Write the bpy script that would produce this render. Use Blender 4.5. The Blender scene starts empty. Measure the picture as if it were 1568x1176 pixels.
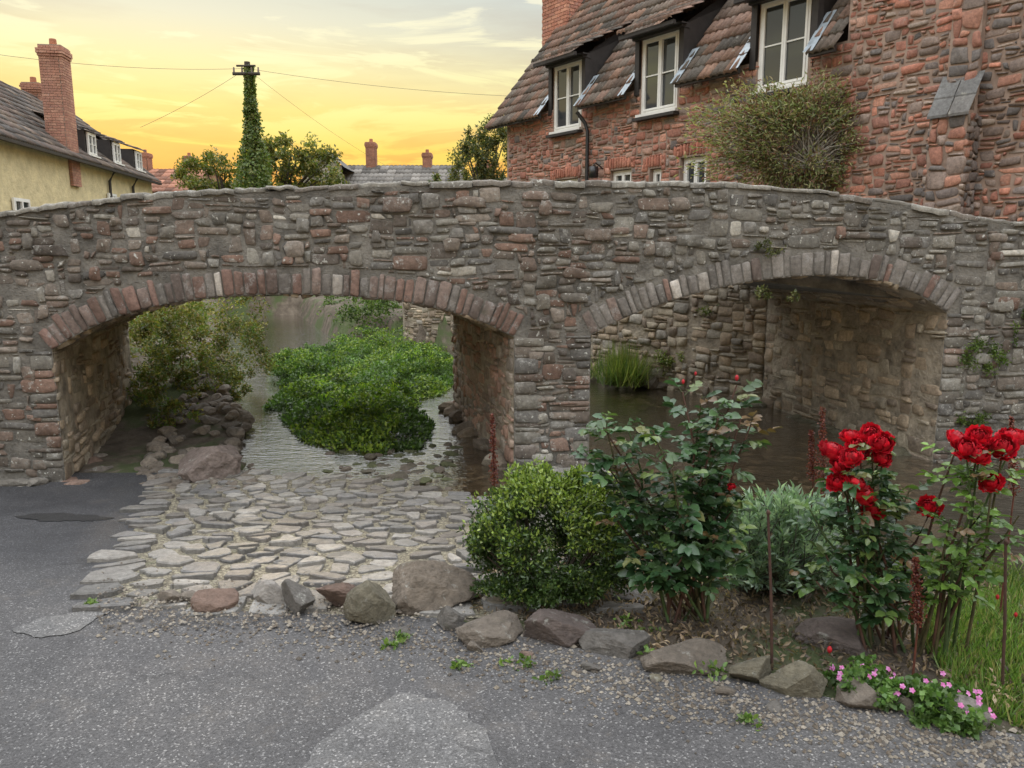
import bpy, math, random
import numpy as np
from mathutils import Vector, noise as mn
R=random.Random(11); rng=np.random.default_rng(11)
sc=bpy.context.scene
sc.view_settings.view_transform='Standard'
try: sc.view_settings.look='None'
except Exception: pass
sc.view_settings.exposure=0
EYE=1.6; PIT=math.radians(9.8); FP=1176.0
cp,sp=math.cos(PIT),math.sin(PIT)
# ---------- pixel helpers ----------
def ray(px,py):
    x=(px-784)/FP; u=-(py-588)/FP
    return np.array([x, cp+u*sp, -sp+u*cp])
def atY(px,py,Y):
    d=ray(px,py); k=Y/d[1]; return np.array([d[0]*k,Y,EYE+d[2]*k])
def atZ(px,py,z):
    d=ray(px,py); k=(z-EYE)/d[2]; return np.array([d[0]*k,d[1]*k,z])
# ---------- generic mesh ----------
class Acc:
    def __init__(s): s.v=[];s.f=[];s.c=[]
    def add(s,vs,fs,col):
        b=len(s.v); s.v.extend([tuple(map(float,p)) for p in vs]); s.f.extend([tuple(i+b for i in f) for f in fs])
        s.c.extend([tuple(col)+(1.0,)]*len(vs))
def empty(name):
    o=bpy.data.objects.new(name,None); sc.collection.objects.link(o); return o
def build(name,acc,mat,parent=None,smooth=True):
    me=bpy.data.meshes.new(name); me.from_pydata(acc.v,[],acc.f)
    a=me.color_attributes.new('Col','FLOAT_COLOR','POINT')
    a.data.foreach_set('color',np.array(acc.c,dtype=np.float32).ravel())
    if smooth: me.polygons.foreach_set('use_smooth',[True]*len(me.polygons))
    me.materials.append(mat); me.update()
    o=bpy.data.objects.new(name,me); sc.collection.objects.link(o)
    if parent: o.parent=parent
    return o
# ---------- materials ----------
def newmat(name):
    m=bpy.data.materials.new(name); m.use_nodes=True; nt=m.node_tree
    return m,nt,nt.nodes['Principled BSDF'],nt.nodes['Material Output']
def N(nt,t,**k):
    n=nt.nodes.new(t)
    for a,b in k.items(): setattr(n,a,b)
    return n
def pos(nt,scale=(1,1,1)):
    g=N(nt,'ShaderNodeNewGeometry'); mp=N(nt,'ShaderNodeMapping'); mp.inputs['Scale'].default_value=scale
    nt.links.new(g.outputs['Position'],mp.inputs['Vector']); return mp.outputs['Vector']
def noi(nt,scale,detail=5,rough=.6,vec=None):
    n=N(nt,'ShaderNodeTexNoise'); n.inputs['Scale'].default_value=scale; n.inputs['Detail'].default_value=detail; n.inputs['Roughness'].default_value=rough
    nt.links.new(vec if vec else pos(nt),n.inputs['Vector']); return n.outputs['Fac']
def ramp(nt,fac,stops):
    r=N(nt,'ShaderNodeValToRGB'); e=r.color_ramp.elements
    while len(e)<len(stops): e.new(.5)
    for i,(p,c) in enumerate(stops):
        e[i].position=p; e[i].color=tuple(c)+((1,) if len(c)==3 else ())
    nt.links.new(fac,r.inputs['Fac']); return r.outputs['Color']
def mix(nt,a,b,fac,mode='MIX'):
    m=N(nt,'ShaderNodeMix',data_type='RGBA',blend_type=mode)
    for s,i in ((fac,0),(a,6),(b,7)):
        if hasattr(s,'is_linked'): nt.links.new(s,m.inputs[i])
        else: m.inputs[i].default_value=s if i==0 else tuple(s)+((1,) if len(s)==3 else ())
    return m.outputs[2]
def bump(nt,bs,h,st=.5,dist=.01):
    b=N(nt,'ShaderNodeBump'); b.inputs['Strength'].default_value=st; b.inputs['Distance'].default_value=dist
    nt.links.new(h,b.inputs['Height']); nt.links.new(b.outputs['Normal'],bs.inputs['Normal'])
    return b
def attr(nt):
    a=N(nt,'ShaderNodeAttribute'); a.attribute_name='Col'; return a.outputs['Color']
def stone_mat(name,lichen=.0,lc=(.5,.5,.46),rough=.9,moss=0.0,bs_=.6,dots=0,gain=1.0):
    m,nt,b,o=newmat(name)
    c=attr(nt)
    c=mix(nt,c,ramp(nt,noi(nt,26,7,.75),[(.3,(.36,.36,.36)),(.7,(1.12,1.12,1.12))]),.85,'MULTIPLY')
    c=mix(nt,c,(1.4*gain,1.36*gain,1.3*gain),1.0,'MULTIPLY')
    c=mix(nt,c,ramp(nt,noi(nt,1.1,6,.7),[(.3,(.58,.555,.53)),(.7,(1.2,1.2,1.2))]),.95,'MULTIPLY')
    if lichen>0:
        f=ramp(nt,noi(nt,9,6,.7),[(.64-lichen,(0,0,0)),(.70-lichen,(1,1,1))])
        g=ramp(nt,noi(nt,70,3,.7),[(.4,(.15,.15,.15)),(.6,(.8,.8,.8))])
        c=mix(nt,c,lc,mix(nt,f,g,1.0,'MULTIPLY'))
    if dots>0:
        f=ramp(nt,noi(nt,30,2,.5),[(.70-dots,(0,0,0)),(.72-dots,(.9,.9,.9))]); c=mix(nt,c,(.52,.52,.48),f)
    if moss>0:
        f=ramp(nt,noi(nt,3.5,7,.75),[(.62-moss,(0,0,0)),(.75-moss,(.75,.75,.75))])
        c=mix(nt,c,(.075,.075,.046),f)
    nt.links.new(c,b.inputs['Base Color']); b.inputs['Roughness'].default_value=rough
    bump(nt,b,noi(nt,55,7,.78),bs_,.014)
    return m
def leaf_mat(name,trans=.3,rough=.45,tc_=(1.3,1.5,.7)):
    m,nt,b,o=newmat(name); c=attr(nt)
    c=mix(nt,c,ramp(nt,noi(nt,30,3),[(.3,(.75,.75,.75)),(.7,(1.2,1.2,1.1))]),1.0,'MULTIPLY')
    nt.links.new(c,b.inputs['Base Color']); b.inputs['Roughness'].default_value=rough
    t=N(nt,'ShaderNodeBsdfTranslucent'); nt.links.new(mix(nt,c,tc_,1.0,'MULTIPLY'),t.inputs['Color'])
    mx=N(nt,'ShaderNodeMixShader'); mx.inputs[0].default_value=trans
    nt.links.new(b.outputs[0],mx.inputs[1]); nt.links.new(t.outputs[0],mx.inputs[2]); nt.links.new(mx.outputs[0],o.inputs[0])
    return m
def plain(name,col,rough=.6,ns=8,amt=.35,bscale=40,bst=.3,metal=0,bd=.004):
    m,nt,b,o=newmat(name)
    c=mix(nt,col,ramp(nt,noi(nt,ns,6,.65),[(.3,(1-amt,)*3),(.7,(1+amt*.4,)*3)]),1.0,'MULTIPLY')
    nt.links.new(c,b.inputs['Base Color']); b.inputs['Roughness'].default_value=rough; b.inputs['Metallic'].default_value=metal
    bump(nt,b,noi(nt,bscale,5,.7),bst,bd); return m
def vcol(name,rough=.7,amt=.3,bst=.3):
    m,nt,b,o=newmat(name)
    c=mix(nt,attr(nt),ramp(nt,noi(nt,25,5,.65),[(.3,(1-amt,)*3),(.7,(1+amt*.4,)*3)]),1.0,'MULTIPLY')
    nt.links.new(c,b.inputs['Base Color']); b.inputs['Roughness'].default_value=rough
    bump(nt,b,noi(nt,70,5,.7),bst,.006); return m

M_BST=stone_mat('bridge_stone',lichen=.085,lc=(.38,.375,.35),moss=.04,bs_=1.0,dots=.035,gain=1.02)
M_VOUS=stone_mat('voussoir_stone',lichen=.08,lc=(.35,.335,.32),bs_=1.0,moss=.02,gain=1.0)
M_RST=stone_mat('red_sandstone',lichen=.03,lc=(.36,.3,.26),bs_=.8,gain=1.08)
M_COB=stone_mat('cobble_stone',lichen=.0,rough=.5,bs_=.8,gain=1.12)
M_ROCK=stone_mat('rock',lichen=.05,lc=(.33,.33,.3),moss=.04,bs_=1.0)
M_INN=stone_mat('inner_stone',lichen=.03,lc=(.45,.41,.35),moss=.02,bs_=.9,gain=1.6)
M_MORT=plain('lime_mortar',(.235,.22,.195),.95,5,.65,40,1.0,bd=.03)
M_MORT2=plain('red_wall_mortar',(.34,.25,.2),.95,6,.4,50,.6)
M_SOFF=plain('soffit_render',(.42,.36,.28),.95,4,.7,14,1.0,bd=.05)
M_TILE=stone_mat('roof_tile',lichen=.05,lc=(.3,.29,.25),moss=.03)
M_WHITE=plain('white_paint',(.8,.8,.77),.4,10,.08,20,.05)
M_LEAD=plain('lead',(.36,.42,.47),.45,9,.4,20,.2)
M_DARK=plain('dark_timber',(.035,.03,.028),.6)
M_BLACK=plain('black_iron',(.02,.02,.022),.35,10,.2)
M_LEAF=leaf_mat('leaf',.35); M_GLOSSLEAF=leaf_mat('gloss_leaf',.2,.28)
M_BARK=vcol('bark',.85,.5,.6)
M_PETAL=leaf_mat('petal',.12,.5,(1.0,.7,.8))
m,nt,b,o=newmat('window_glass'); b.inputs['Base Color'].default_value=(.04,.045,.05,1); b.inputs['Roughness'].default_value=.04; b.inputs['Specular IOR Level'].default_value=1.0
M_GLASS=m
def asphalt(name,base,light,dust=.6):
    m,nt,b,o=newmat(name)
    v=N(nt,'ShaderNodeTexVoronoi'); v.inputs['Scale'].default_value=170; nt.links.new(pos(nt),v.inputs['Vector'])
    s=N(nt,'ShaderNodeSeparateColor'); nt.links.new(v.outputs['Color'],s.inputs[0])
    c=ramp(nt,s.outputs[0],[(0,tuple(x*.6 for x in base)),(.5,base),(.9,tuple(x*1.3 for x in base)),(1,light)])
    c=mix(nt,c,ramp(nt,noi(nt,1.0,7,.7),[(.3,(.5,.5,.52)),(.5,(.95,.95,.95)),(.7,(1.4,1.36,1.3))]),1.0,'MULTIPLY')
    c=mix(nt,c,(.15,.128,.105),ramp(nt,noi(nt,2.6,8,.78),[(.55,(0,0,0)),(.78,(dust,dust,dust))]))
    vc=N(nt,'ShaderNodeTexVoronoi',feature='DISTANCE_TO_EDGE'); vc.inputs['Scale'].default_value=1.1
    nz=N(nt,'ShaderNodeTexNoise'); nz.inputs['Scale'].default_value=4; nz.inputs['Detail'].default_value=5; nt.links.new(pos(nt),nz.inputs['Vector'])
    nt.links.new(mix(nt,pos(nt),nz.outputs['Color'],.22),vc.inputs['Vector'])
    cr=ramp(nt,vc.outputs['Distance'],[(0,(.45,.45,.45)),(.006,(.6,.6,.6)),(.012,(1,1,1))]); c=mix(nt,c,cr,ramp(nt,noi(nt,.8,3),[(.5,(0,0,0)),(.6,(.8,.8,.8))]),'MULTIPLY')
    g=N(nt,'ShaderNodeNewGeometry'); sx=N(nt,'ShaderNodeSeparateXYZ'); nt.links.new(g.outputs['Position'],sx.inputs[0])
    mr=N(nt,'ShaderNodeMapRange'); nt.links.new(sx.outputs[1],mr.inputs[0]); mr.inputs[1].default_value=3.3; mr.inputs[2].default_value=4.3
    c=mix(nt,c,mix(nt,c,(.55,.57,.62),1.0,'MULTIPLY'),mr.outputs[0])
    nt.links.new(c,b.inputs['Base Color']); b.inputs['Roughness'].default_value=.65
    mm=N(nt,'ShaderNodeMath',operation='ADD'); nt.links.new(v.outputs['Distance'],mm.inputs[0]); nt.links.new(noi(nt,30,5,.7),mm.inputs[1])
    bump(nt,b,mm.outputs[0],.55,.006); return m
M_ASPH=asphalt('asphalt',(.066,.064,.065),(.24,.235,.23))
M_ASPH2=asphalt('asphalt_worn',(.11,.108,.107),(.34,.33,.32))
M_ASPH3=asphalt('asphalt_dark',(.022,.021,.02),(.08,.07,.07),.2)
m,nt,b,o=newmat('earth_and_grass')
c=ramp(nt,noi(nt,4,8,.7),[(.3,(.06,.045,.03)),(.5,(.12,.095,.07)),(.7,(.2,.165,.125))])
c=mix(nt,c,(.07,.10,.03),ramp(nt,noi(nt,1.2,5,.6),[(.5,(0,0,0)),(.58,(.85,.85,.85))]))
nt.links.new(c,b.inputs['Base Color']); b.inputs['Roughness'].default_value=.95; bump(nt,b,noi(nt,35,8,.8),1,.03); M_EARTH=m
m,nt,b,o=newmat('ford_gravel')
v=N(nt,'ShaderNodeTexVoronoi'); v.inputs['Scale'].default_value=85; nt.links.new(pos(nt),v.inputs['Vector'])
s=N(nt,'ShaderNodeSeparateColor'); nt.links.new(v.outputs['Color'],s.inputs[0])
c=ramp(nt,s.outputs[0],[(0,(.06,.052,.038)),(.5,(.15,.13,.09)),(1,(.32,.29,.21))])
c=mix(nt,c,(.06,.075,.03),ramp(nt,noi(nt,5,6,.7),[(.55,(0,0,0)),(.7,(.55,.55,.55))]))
nt.links.new(c,b.inputs['Base Color']); b.inputs['Roughness'].default_value=.75; bump(nt,b,v.outputs['Distance'],.8,.01); M_GRAV=m
m,nt,b,o=newmat('river_water')
v=N(nt,'ShaderNodeTexVoronoi'); v.inputs['Scale'].default_value=11; nt.links.new(pos(nt),v.inputs['Vector'])
s=N(nt,'ShaderNodeSeparateColor'); nt.links.new(v.outputs['Color'],s.inputs[0])
c=ramp(nt,s.outputs[0],[(0,(.014,.010,.005)),(.6,(.045,.032,.018)),(1,(.11,.078,.045))])
c=mix(nt,c,(.014,.012,.008),ramp(nt,noi(nt,.9,4,.6),[(.4,(0,0,0)),(.6,(.75,.75,.75))]))
nt.links.new(c,b.inputs['Base Color']); b.inputs['Roughness'].default_value=.03; b.inputs['IOR'].default_value=1.7
b.inputs['Coat Weight'].default_value=1.0; b.inputs['Coat IOR'].default_value=1.7; b.inputs['Coat Roughness'].default_value=.03
mm=N(nt,'ShaderNodeMath',operation='ADD'); nt.links.new(noi(nt,1,3,.5,pos(nt,(3,7,3))),mm.inputs[0]); nt.links.new(noi(nt,1,3,.6,pos(nt,(13,24,13))),mm.inputs[1])
bn=bump(nt,b,mm.outputs[0],.36,.026); nt.links.new(bn.outputs['Normal'],b.inputs['Coat Normal']); M_WATER=m
# ---------- stonework ----------
def lerp(a,b,t): return a+(b-a)*t
def stone(acc,quad,M,relief,col,gap,n=10,clamp=None,e=.38,jit=.1):
    (x0,y0),(x1,y1),(x2,y2),(x3,y3)=quad
    hw=.25*(abs(x1-x0)+abs(x2-x3))+1e-6; hh=.25*(abs(y3-y0)+abs(y2-y1))+1e-6
    sx=max(.4,1-gap/hw); sy=max(.4,1-gap/hh)
    def bl(p,q):
        s=(p+1)/2;t=(q+1)/2
        x=lerp(lerp(x0,x1,s),lerp(x3,x2,s),t); y=lerp(lerp(y0,y1,s),lerp(y3,y2,s),t)
        if clamp: y=clamp(x,y)
        return x,y
    pr=[]
    for k in range(n):
        th=2*math.pi*(k+R.uniform(-.3,.3))/n; c,s=math.cos(th),math.sin(th)
        j=1+R.uniform(-jit,jit)
        pr.append((math.copysign(abs(c)**e,c)*sx*j,math.copysign(abs(s)**e,s)*sy*j))
    tx,ty=R.uniform(-.4,.4)*relief,R.uniform(-.4,.4)*relief
    vs=[]
    for sc_,h in ((1.02,-.015),(.97,relief*.6),(.86,relief)):
        for p,q in pr:
            x,y=bl(p*sc_,q*sc_); vs.append(M(x,y,h+(tx*p+ty*q if h>0 else 0)+(R.uniform(-.2,.2)*relief if h>0 else 0)))
    x,y=bl(R.uniform(-.2,.2),R.uniform(-.2,.2)); vs.append(M(x,y,relief*R.uniform(.85,1.1)))
    fs=[]
    for r in range(2):
        for k in range(n):
            a=r*n+k;b_=r*n+(k+1)%n; fs.append((a,b_,b_+n,a+n))
    for k in range(n): fs.append((2*n+k,2*n+(k+1)%n,3*n))
    v=R.uniform(.74,1.25)
    acc.add(vs,fs,[c*v for c in col])
def pack(acc,M,x0,x1,y0,y1,cw,ch,ws,hs,colf,relief=(.012,.03),gap=.007,ok=None,clamp=None,seed=1,jit=.36,n=10,skip=0):
    RR=random.Random(seed)
    nx=int((x1-x0)/cw); ny=int((y1-y0)/ch)
    node={}
    def nd(i,j):
        if (i,j) not in node:
            x=x0+i*cw+RR.uniform(-jit,jit)*cw; y=y0+j*ch+RR.uniform(-jit,jit)*ch
            y+=.05*mn.noise(Vector((x*.9,j*.12,seed))); node[(i,j)]=(x,y)
        return node[(i,j)]
    occ=np.zeros((nx,ny),bool)
    if ok:
        for i in range(nx):
            for j in range(ny):
                if not ok(x0+(i+.5)*cw,y0+(j+.5)*ch): occ[i,j]=True
    for j in range(ny):
        for i in range(nx):
            if occ[i,j]: continue
            w=RR.choice(ws); h=RR.choice(hs); 
            if h>=3: w=max(w,2)
            k=1
            while k<w and i+k<nx and not occ[i+k,j]: k+=1
            w=k; k=1
            while k<h and j+k<ny and not occ[i:i+w,j+k].any(): k+=1
            h=k; occ[i:i+w,j:j+h]=True
            if skip and RR.random()<skip: continue
            q=[nd(i,j),nd(i+w,j),nd(i+w,j+h),nd(i,j+h)]
            cx=(q[0][0]+q[2][0])/2; cy=(q[0][1]+q[2][1])/2
            stone(acc,q,M,RR.uniform(*relief),colf(cx,cy),gap*RR.uniform(.5,1.6),clamp=clamp,n=n,e=RR.uniform(.27,.44))
def boxM(acc,M,a0,a1,z0,z1,h0,h1,col=(.5,.5,.5)):
    vs=[M(a,z,h) for a in (a0,a1) for z in (z0,z1) for h in (h0,h1)]
    acc.add(vs,[(0,1,3,2),(4,6,7,5),(0,4,5,1),(2,3,7,6),(0,2,6,4),(1,5,7,3)],col)
def tube(acc,pts,r0,r1,col,n=5):
    pts=[Vector(p) for p in pts]; L=len(pts); vs=[];fs=[]
    for i,p in enumerate(pts):
        d=(pts[min(i+1,L-1)]-pts[max(i-1,0)]).normalized()
        a=d.orthogonal().normalized() if abs(d.z)>.9 else d.cross(Vector((0,0,1))).normalized()
        b_=d.cross(a); r=lerp(r0,r1,i/(L-1))
        for k in range(n):
            t=2*math.pi*k/n; vs.append(p+a*math.cos(t)*r+b_*math.sin(t)*r)
    for i in range(L-1):
        for k in range(n):
            fs.append((i*n+k,i*n+(k+1)%n,(i+1)*n+(k+1)%n,(i+1)*n+k))
    acc.add(vs,fs,col)
def rock(acc,c,size,seed,col,rot=0,sub=3,planes=9):
    import bmesh
    rr=np.random.default_rng(seed)
    bm=bmesh.new(); bmesh.ops.create_icosphere(bm,subdivisions=sub,radius=1)
    V=np.array([v.co[:] for v in bm.verts]); F=[tuple(v.index for v in f.verts) for f in bm.faces]; bm.free()
    pn=rr.normal(size=(planes,3)); pn/=np.linalg.norm(pn,axis=1)[:,None]; pd=rr.uniform(.5,.92,planes)
    dt=V@pn.T; dt=np.where(dt>.05,pd/np.maximum(dt,.05),9); r=np.minimum(dt.min(1),1.15)
    for i in range(len(V)): r[i]*=1+.05*mn.noise(Vector(V[i]*3.5+seed))+.03*mn.noise(Vector(V[i]*11+seed))
    V=V*r[:,None]*np.array(size); cr,sr=math.cos(rot),math.sin(rot)
    V=np.stack([V[:,0]*cr-V[:,1]*sr,V[:,0]*sr+V[:,1]*cr,V[:,2]],1)+np.array(c)
    acc.add(V,F,col)
# ---------- leaves ----------
T_FULL=(np.array([[0,0,0],[-.5,.35,.12],[-.36,.75,.08],[0,1,-.08],[.36,.75,.08],[.5,.35,.12],[0,.38,0],[0,.75,-.02]]),
        np.array([[0,6,1],[1,6,7],[1,7,2],[2,7,3],[0,5,6],[5,4,7],[5,7,6],[4,3,7]]))
T_LITE=(np.array([[0,0,0],[-.5,.5,.13],[0,1,0],[.5,.5,.13]]),np.array([[0,2,1],[0,3,2]]))
T_BLADE=(np.array([[-.5,0,0],[.5,0,0],[-.38,.55,.06],[.38,.55,.06],[0,1,.22]]),np.array([[0,1,3],[0,3,2],[2,3,4]]))
def unit(a): return a/np.maximum(np.linalg.norm(a,axis=1)[:,None],1e-9)
def leaves(name,P,D,Nn,L,W,C,mat,parent=None,T=T_LITE):
    tv,tf=T; n=len(P); D=unit(D); S=unit(np.cross(D,Nn)); NN=np.cross(S,D)
    L=np.broadcast_to(L,(n,)); W=np.broadcast_to(W,(n,))
    V=(P[:,None,:]+S[:,None,:]*(tv[None,:,0:1]*W[:,None,None])+D[:,None,:]*(tv[None,:,1:2]*L[:,None,None])+NN[:,None,:]*(tv[None,:,2:3]*L[:,None,None]))
    k=len(tv); V=V.reshape(-1,3); Fi=(tf[None]+(np.arange(n)*k)[:,None,None]).reshape(-1,3)
    me=bpy.data.meshes.new(name); me.vertices.add(len(V)); me.vertices.foreach_set('co',V.astype(np.float32).ravel())
    me.loops.add(Fi.size); me.loops.foreach_set('vertex_index',Fi.astype(np.int32).ravel())
    me.polygons.add(len(Fi)); me.polygons.foreach_set('loop_start',np.arange(0,Fi.size,3,dtype=np.int32))
    try: me.polygons.foreach_set('loop_total',np.full(len(Fi),3,dtype=np.int32))
    except Exception: pass
    a=me.color_attributes.new('Col','FLOAT_COLOR','POINT')
    cc=np.concatenate([np.repeat(C,k,axis=0),np.ones((n*k,1))],1); a.data.foreach_set('color',cc.astype(np.float32).ravel())
    me.materials.append(mat); me.update(calc_edges=True); me.validate()
    o=bpy.data.objects.new(name,me); sc.collection.objects.link(o)
    if parent: o.parent=parent
    return o
def pal(n,cols,var=.25):
    cols=np.array(cols); c=cols[rng.integers(0,len(cols),n)]*rng.uniform(1-var,1+var,(n,1)); return c
def cloud(c,r,n,nc=40,spread=.22,shell=.55):
    c=np.array(c);r=np.array(r)
    d=unit(rng.normal(size=(nc,3))); rad=rng.uniform(shell,1,nc)**.6; cc=d*rad[:,None]
    w=rng.uniform(.4,1.6,nc); idx=rng.choice(nc,n,p=w/w.sum())
    p=cc[idx]+unit(rng.normal(size=(n,3)))*(rng.uniform(0,1,(n,1))**.5)*spread*rng.uniform(.6,1.3,(nc,1))[idx]
    out=unit(p-cc[idx]*.6+rng.normal(size=(n,3))*.4)
    shade=rng.uniform(.65,1.35,(nc,1))[idx]
    return c+p*r,out,shade
def foliage(name,blobs,size,cols,parent=None,mat=None,asp=.5,T=T_LITE,up=.0):
    Ps=[];Os=[];Ss=[]
    for b_ in blobs:
        P,O,S=cloud(*b_); Ps.append(P);Os.append(O);Ss.append(S)
    P=np.concatenate(Ps);O=np.concatenate(Os);S=np.concatenate(Ss); n=len(P)
    D=unit(rng.normal(size=(n,3))+np.array([0,0,up])); 
    L=rng.uniform(.6,1.3,n)*size
    return leaves(name,P,D,O+rng.normal(size=(n,3))*.35,L,L*asp,pal(n,cols)*S,mat or M_LEAF,parent,T)
def seg_tree(name,base,height,trunk_r,blobs,size,cols,asp=.5):
    e=empty(name); acc=Acc(); b_=Vector(base)
    top=b_+Vector((R.uniform(-.2,.2),0,height*.8))
    tube(acc,[b_,b_.lerp(top,.5)+Vector((.1,0,0)),top],trunk_r,trunk_r*.35,(.07,.055,.04),7)
    for bl in blobs:
        c=Vector(bl[0]); s=b_.lerp(top,R.uniform(.35,.7))
        for k in range(4):
            t=c+Vector((R.uniform(-1,1)*bl[1][0],R.uniform(-1,1)*bl[1][1],R.uniform(-.3,1)*bl[1][2]))*.7
            tube(acc,[s,s.lerp(t,.5)+Vector((0,0,.15)),t],trunk_r*.4,trunk_r*.08,(.07,.055,.04),5)
    build('trunk_and_limbs',acc,M_BARK,e)
    foliage('crown',blobs,size,cols,e,asp=asp); return e

# ---------- terrain ----------
def zr(y):
    t=np.clip((np.asarray(y,float)-3)/3.4,0,1); return -.42*(t*t*(3-2*t)*.4+t*.6)
RIV=np.array([(-2.4,6.8),(-1.3,6.62),(-.5,6.15),(0,5.55),(.6,5.0),(1.5,4.35),(2.6,3.95),(4,3.7),(9,3.2),(9,7.6),(4.6,7.55),(4.45,7.6),(3.7,10.4),(1.3,12.4),(.6,14.5),(-2.4,16.8),(-4.2,18.5),(-7.0,25.5),(-9.6,25.5),(-7.2,19),(-5.7,15),(-4.2,11),(-3.15,8.8),(-2.6,7.4)])
def sdist(x,y):
    x=np.asarray(x,float);y=np.asarray(y,float); d=np.full(x.shape,1e9); ins=np.zeros(x.shape,bool); n=len(RIV)
    for i in range(n):
        ax,ay=RIV[i];bx,by=RIV[(i+1)%n]; ex,ey=bx-ax,by-ay
        t=np.clip(((x-ax)*ex+(y-ay)*ey)/(ex*ex+ey*ey),0,1); d=np.minimum(d,np.hypot(x-ax-t*ex,y-ay-t*ey))
        if by!=ay: ins^=((ay>y)!=(by>y))&(x<(bx-ax)*(y-ay)/(by-ay)+ax)
    return np.where(ins,d,-d)
def sst(a,b_,x): t=np.clip((x-a)/(b_-a),0,1); return t*t*(3-2*t)
def gz(x,y):
    x=np.asarray(x,float);y=np.asarray(y,float)
    b_=zr(y)+np.zeros_like(x); k=sst(7.6,11,y); b_=b_*(1-k)+.05*k
    xr=np.interp(y,[7.2,7.6,10.4,12.4,14.5,16.8,18.5,25.5],[4.6,4.45,3.7,1.3,.6,-2.4,-4.2,-7.0])
    right=(x>xr-.3)&(y>7.45)&(y<27); b_=np.where(right,np.where(y>17,.15,1.0),b_)
    b_=np.where(y>25.5,.15,b_)
    d=sdist(x,y); s=np.where(right&(y<17),sst(-.35,-.02,d),sst(-.15,.3,d))
    return b_*(1-s)-.85*s
xs=np.unique(np.concatenate([[-600,-300,-150,-80,-50,-30,-20,-14],np.arange(-12,10.01,.14),[14,20,30,50,80,150,300,600]]))
ys=np.unique(np.concatenate([[-80,-30,-10,-5],np.arange(-3,16,.14),np.arange(16,33,.4),[36,42,50,65,90,150,300,700]]))
X,Y=np.meshgrid(xs,ys); Z=gz(X,Y)
near=(Y>2)&(Y<33)&(abs(X)<10)
Z=Z+np.where(near&(sdist(X,Y)>-3),rng.uniform(-.02,.02,Z.shape),0)*(Y>6.9)
a=Acc(); a.v=list(map(tuple,np.stack([X,Y,Z-.0],-1).reshape(-1,3).tolist())); nx=len(xs)
a.f=[(j*nx+i,j*nx+i+1,(j+1)*nx+i+1,(j+1)*nx+i) for j in range(len(ys)-1) for i in range(nx-1)]; a.c=[(.1,.08,.05,1)]*len(a.v)
build('ground',a,M_EARTH)
a=Acc(); a.add([(-12,3.3,-.47),(9,3.0,-.47),(9,27,-.47),(-12,27,-.47)],[(0,1,2,3)],(0,0,0)); build('river',a,M_WATER,smooth=False)
# road
ky=[-4,1.9,2.1,2.36,2.5,2.73,2.95,3.2,3.3,3.36,3.45,6.5,6.85]; kx=[6,6,2.4,1.62,1.28,.7,.15,-.3,-1.5,-1.9,-1.98,-3.14,-3.2]
a=Acc(); yy=np.concatenate([np.arange(-4,1.9,.4),np.arange(1.9,6.86,.05)]); nxx=24
for y in yy:
    xR=float(np.interp(y,ky,kx)); 
    for i in range(nxx):
        t=i/(nxx-1); x=-12+(xR+12)*t; a.v.append((x,float(y),float(zr(y))+.006)); a.c.append((.1,.1,.1,1))
a.f=[(j*nxx+i,j*nxx+i+1,(j+1)*nxx+i+1,(j+1)*nxx+i) for j in range(len(yy)-1) for i in range(nxx-1)]
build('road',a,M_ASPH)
def blob(name,pp,z,off,mat,sub=6,jit=.02):
    pts=[atZ(px,py,z) for px,py in pp]; out=[]
    for i in range(len(pts)):
        p,q=pts[i],pts[(i+1)%len(pts)]
        for k in range(sub):
            v=p+(q-p)*k/sub; out.append(v+np.array([R.uniform(-jit,jit),R.uniform(-jit,jit),0]))
    c=np.mean(pts,0); out.sort(key=lambda v: math.atan2(v[1]-c[1],v[0]-c[0])); allv=[c]+out; n=len(out)
    vs=[(v[0],v[1],float(zr(v[1]))+off) for v in allv]
    ac=Acc(); ac.add(vs,[(0,i+1,(i+1)%n+1) for i in range(n)],(.1,.1,.1)); return build(name,ac,mat,smooth=False)
blob('road_patch',[(430,1230),(500,1130),(560,1095),(612,1062),(690,1078),(745,1120),(790,1230)],0,.010,M_ASPH2,7,.012)
blob('road_patch',[(20,965),(60,945),(130,932),(180,925),(150,945),(110,972),(50,980)],0,.010,M_ASPH2,4,.012)
blob('road_dark_patch',[(25,790),(50,783),(90,781),(130,785),(180,794),(150,799),(110,801),(60,800)],-.28,.010,M_ASPH3,5,.03)  # flat dark patch laid just above the road surface
# cobbled ford
ford=empty('cobbled_ford')
a=Acc(); fy=np.arange(3.2,7.0,.08); 
def fxl(y): return float(np.interp(y,[3.2,3.36,3.45,6.5,6.9],[-1.85,-1.9,-1.98,-3.14,-3.2]))
def fxr(y): return float(np.interp(y,[3.2,4,5,5.6,6.2,6.6,6.8,6.95],[.4,.7,.55,.05,-.5,-1.3,-2.3,-3.0]))
for y in fy:
    for i in range(12): a.v.append((lerp(fxl(y),fxr(y),i/11),float(y),float(zr(y))+.004)); a.c.append((.1,.1,.1,1))
a.f=[(j*12+i,j*12+i+1,(j+1)*12+i+1,(j+1)*12+i) for j in range(len(fy)-1) for i in range(11)]
build('gravel_bed',a,M_GRAV,ford)
pts=[]
y=3.36; row=0
while y<6.85:
    sxs=.215-.03*(y-3.3)/3; x=fxl(y)+.05+R.uniform(0,.1)
    while x<fxr(y)+.05:
        pts.append((x+R.uniform(-.07,.07),y+R.uniform(-.06,.06))); x+=sxs*R.uniform(.6,1.45)
    y+=.138; row+=1
cob=Acc(); PT=np.array(pts)
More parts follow.
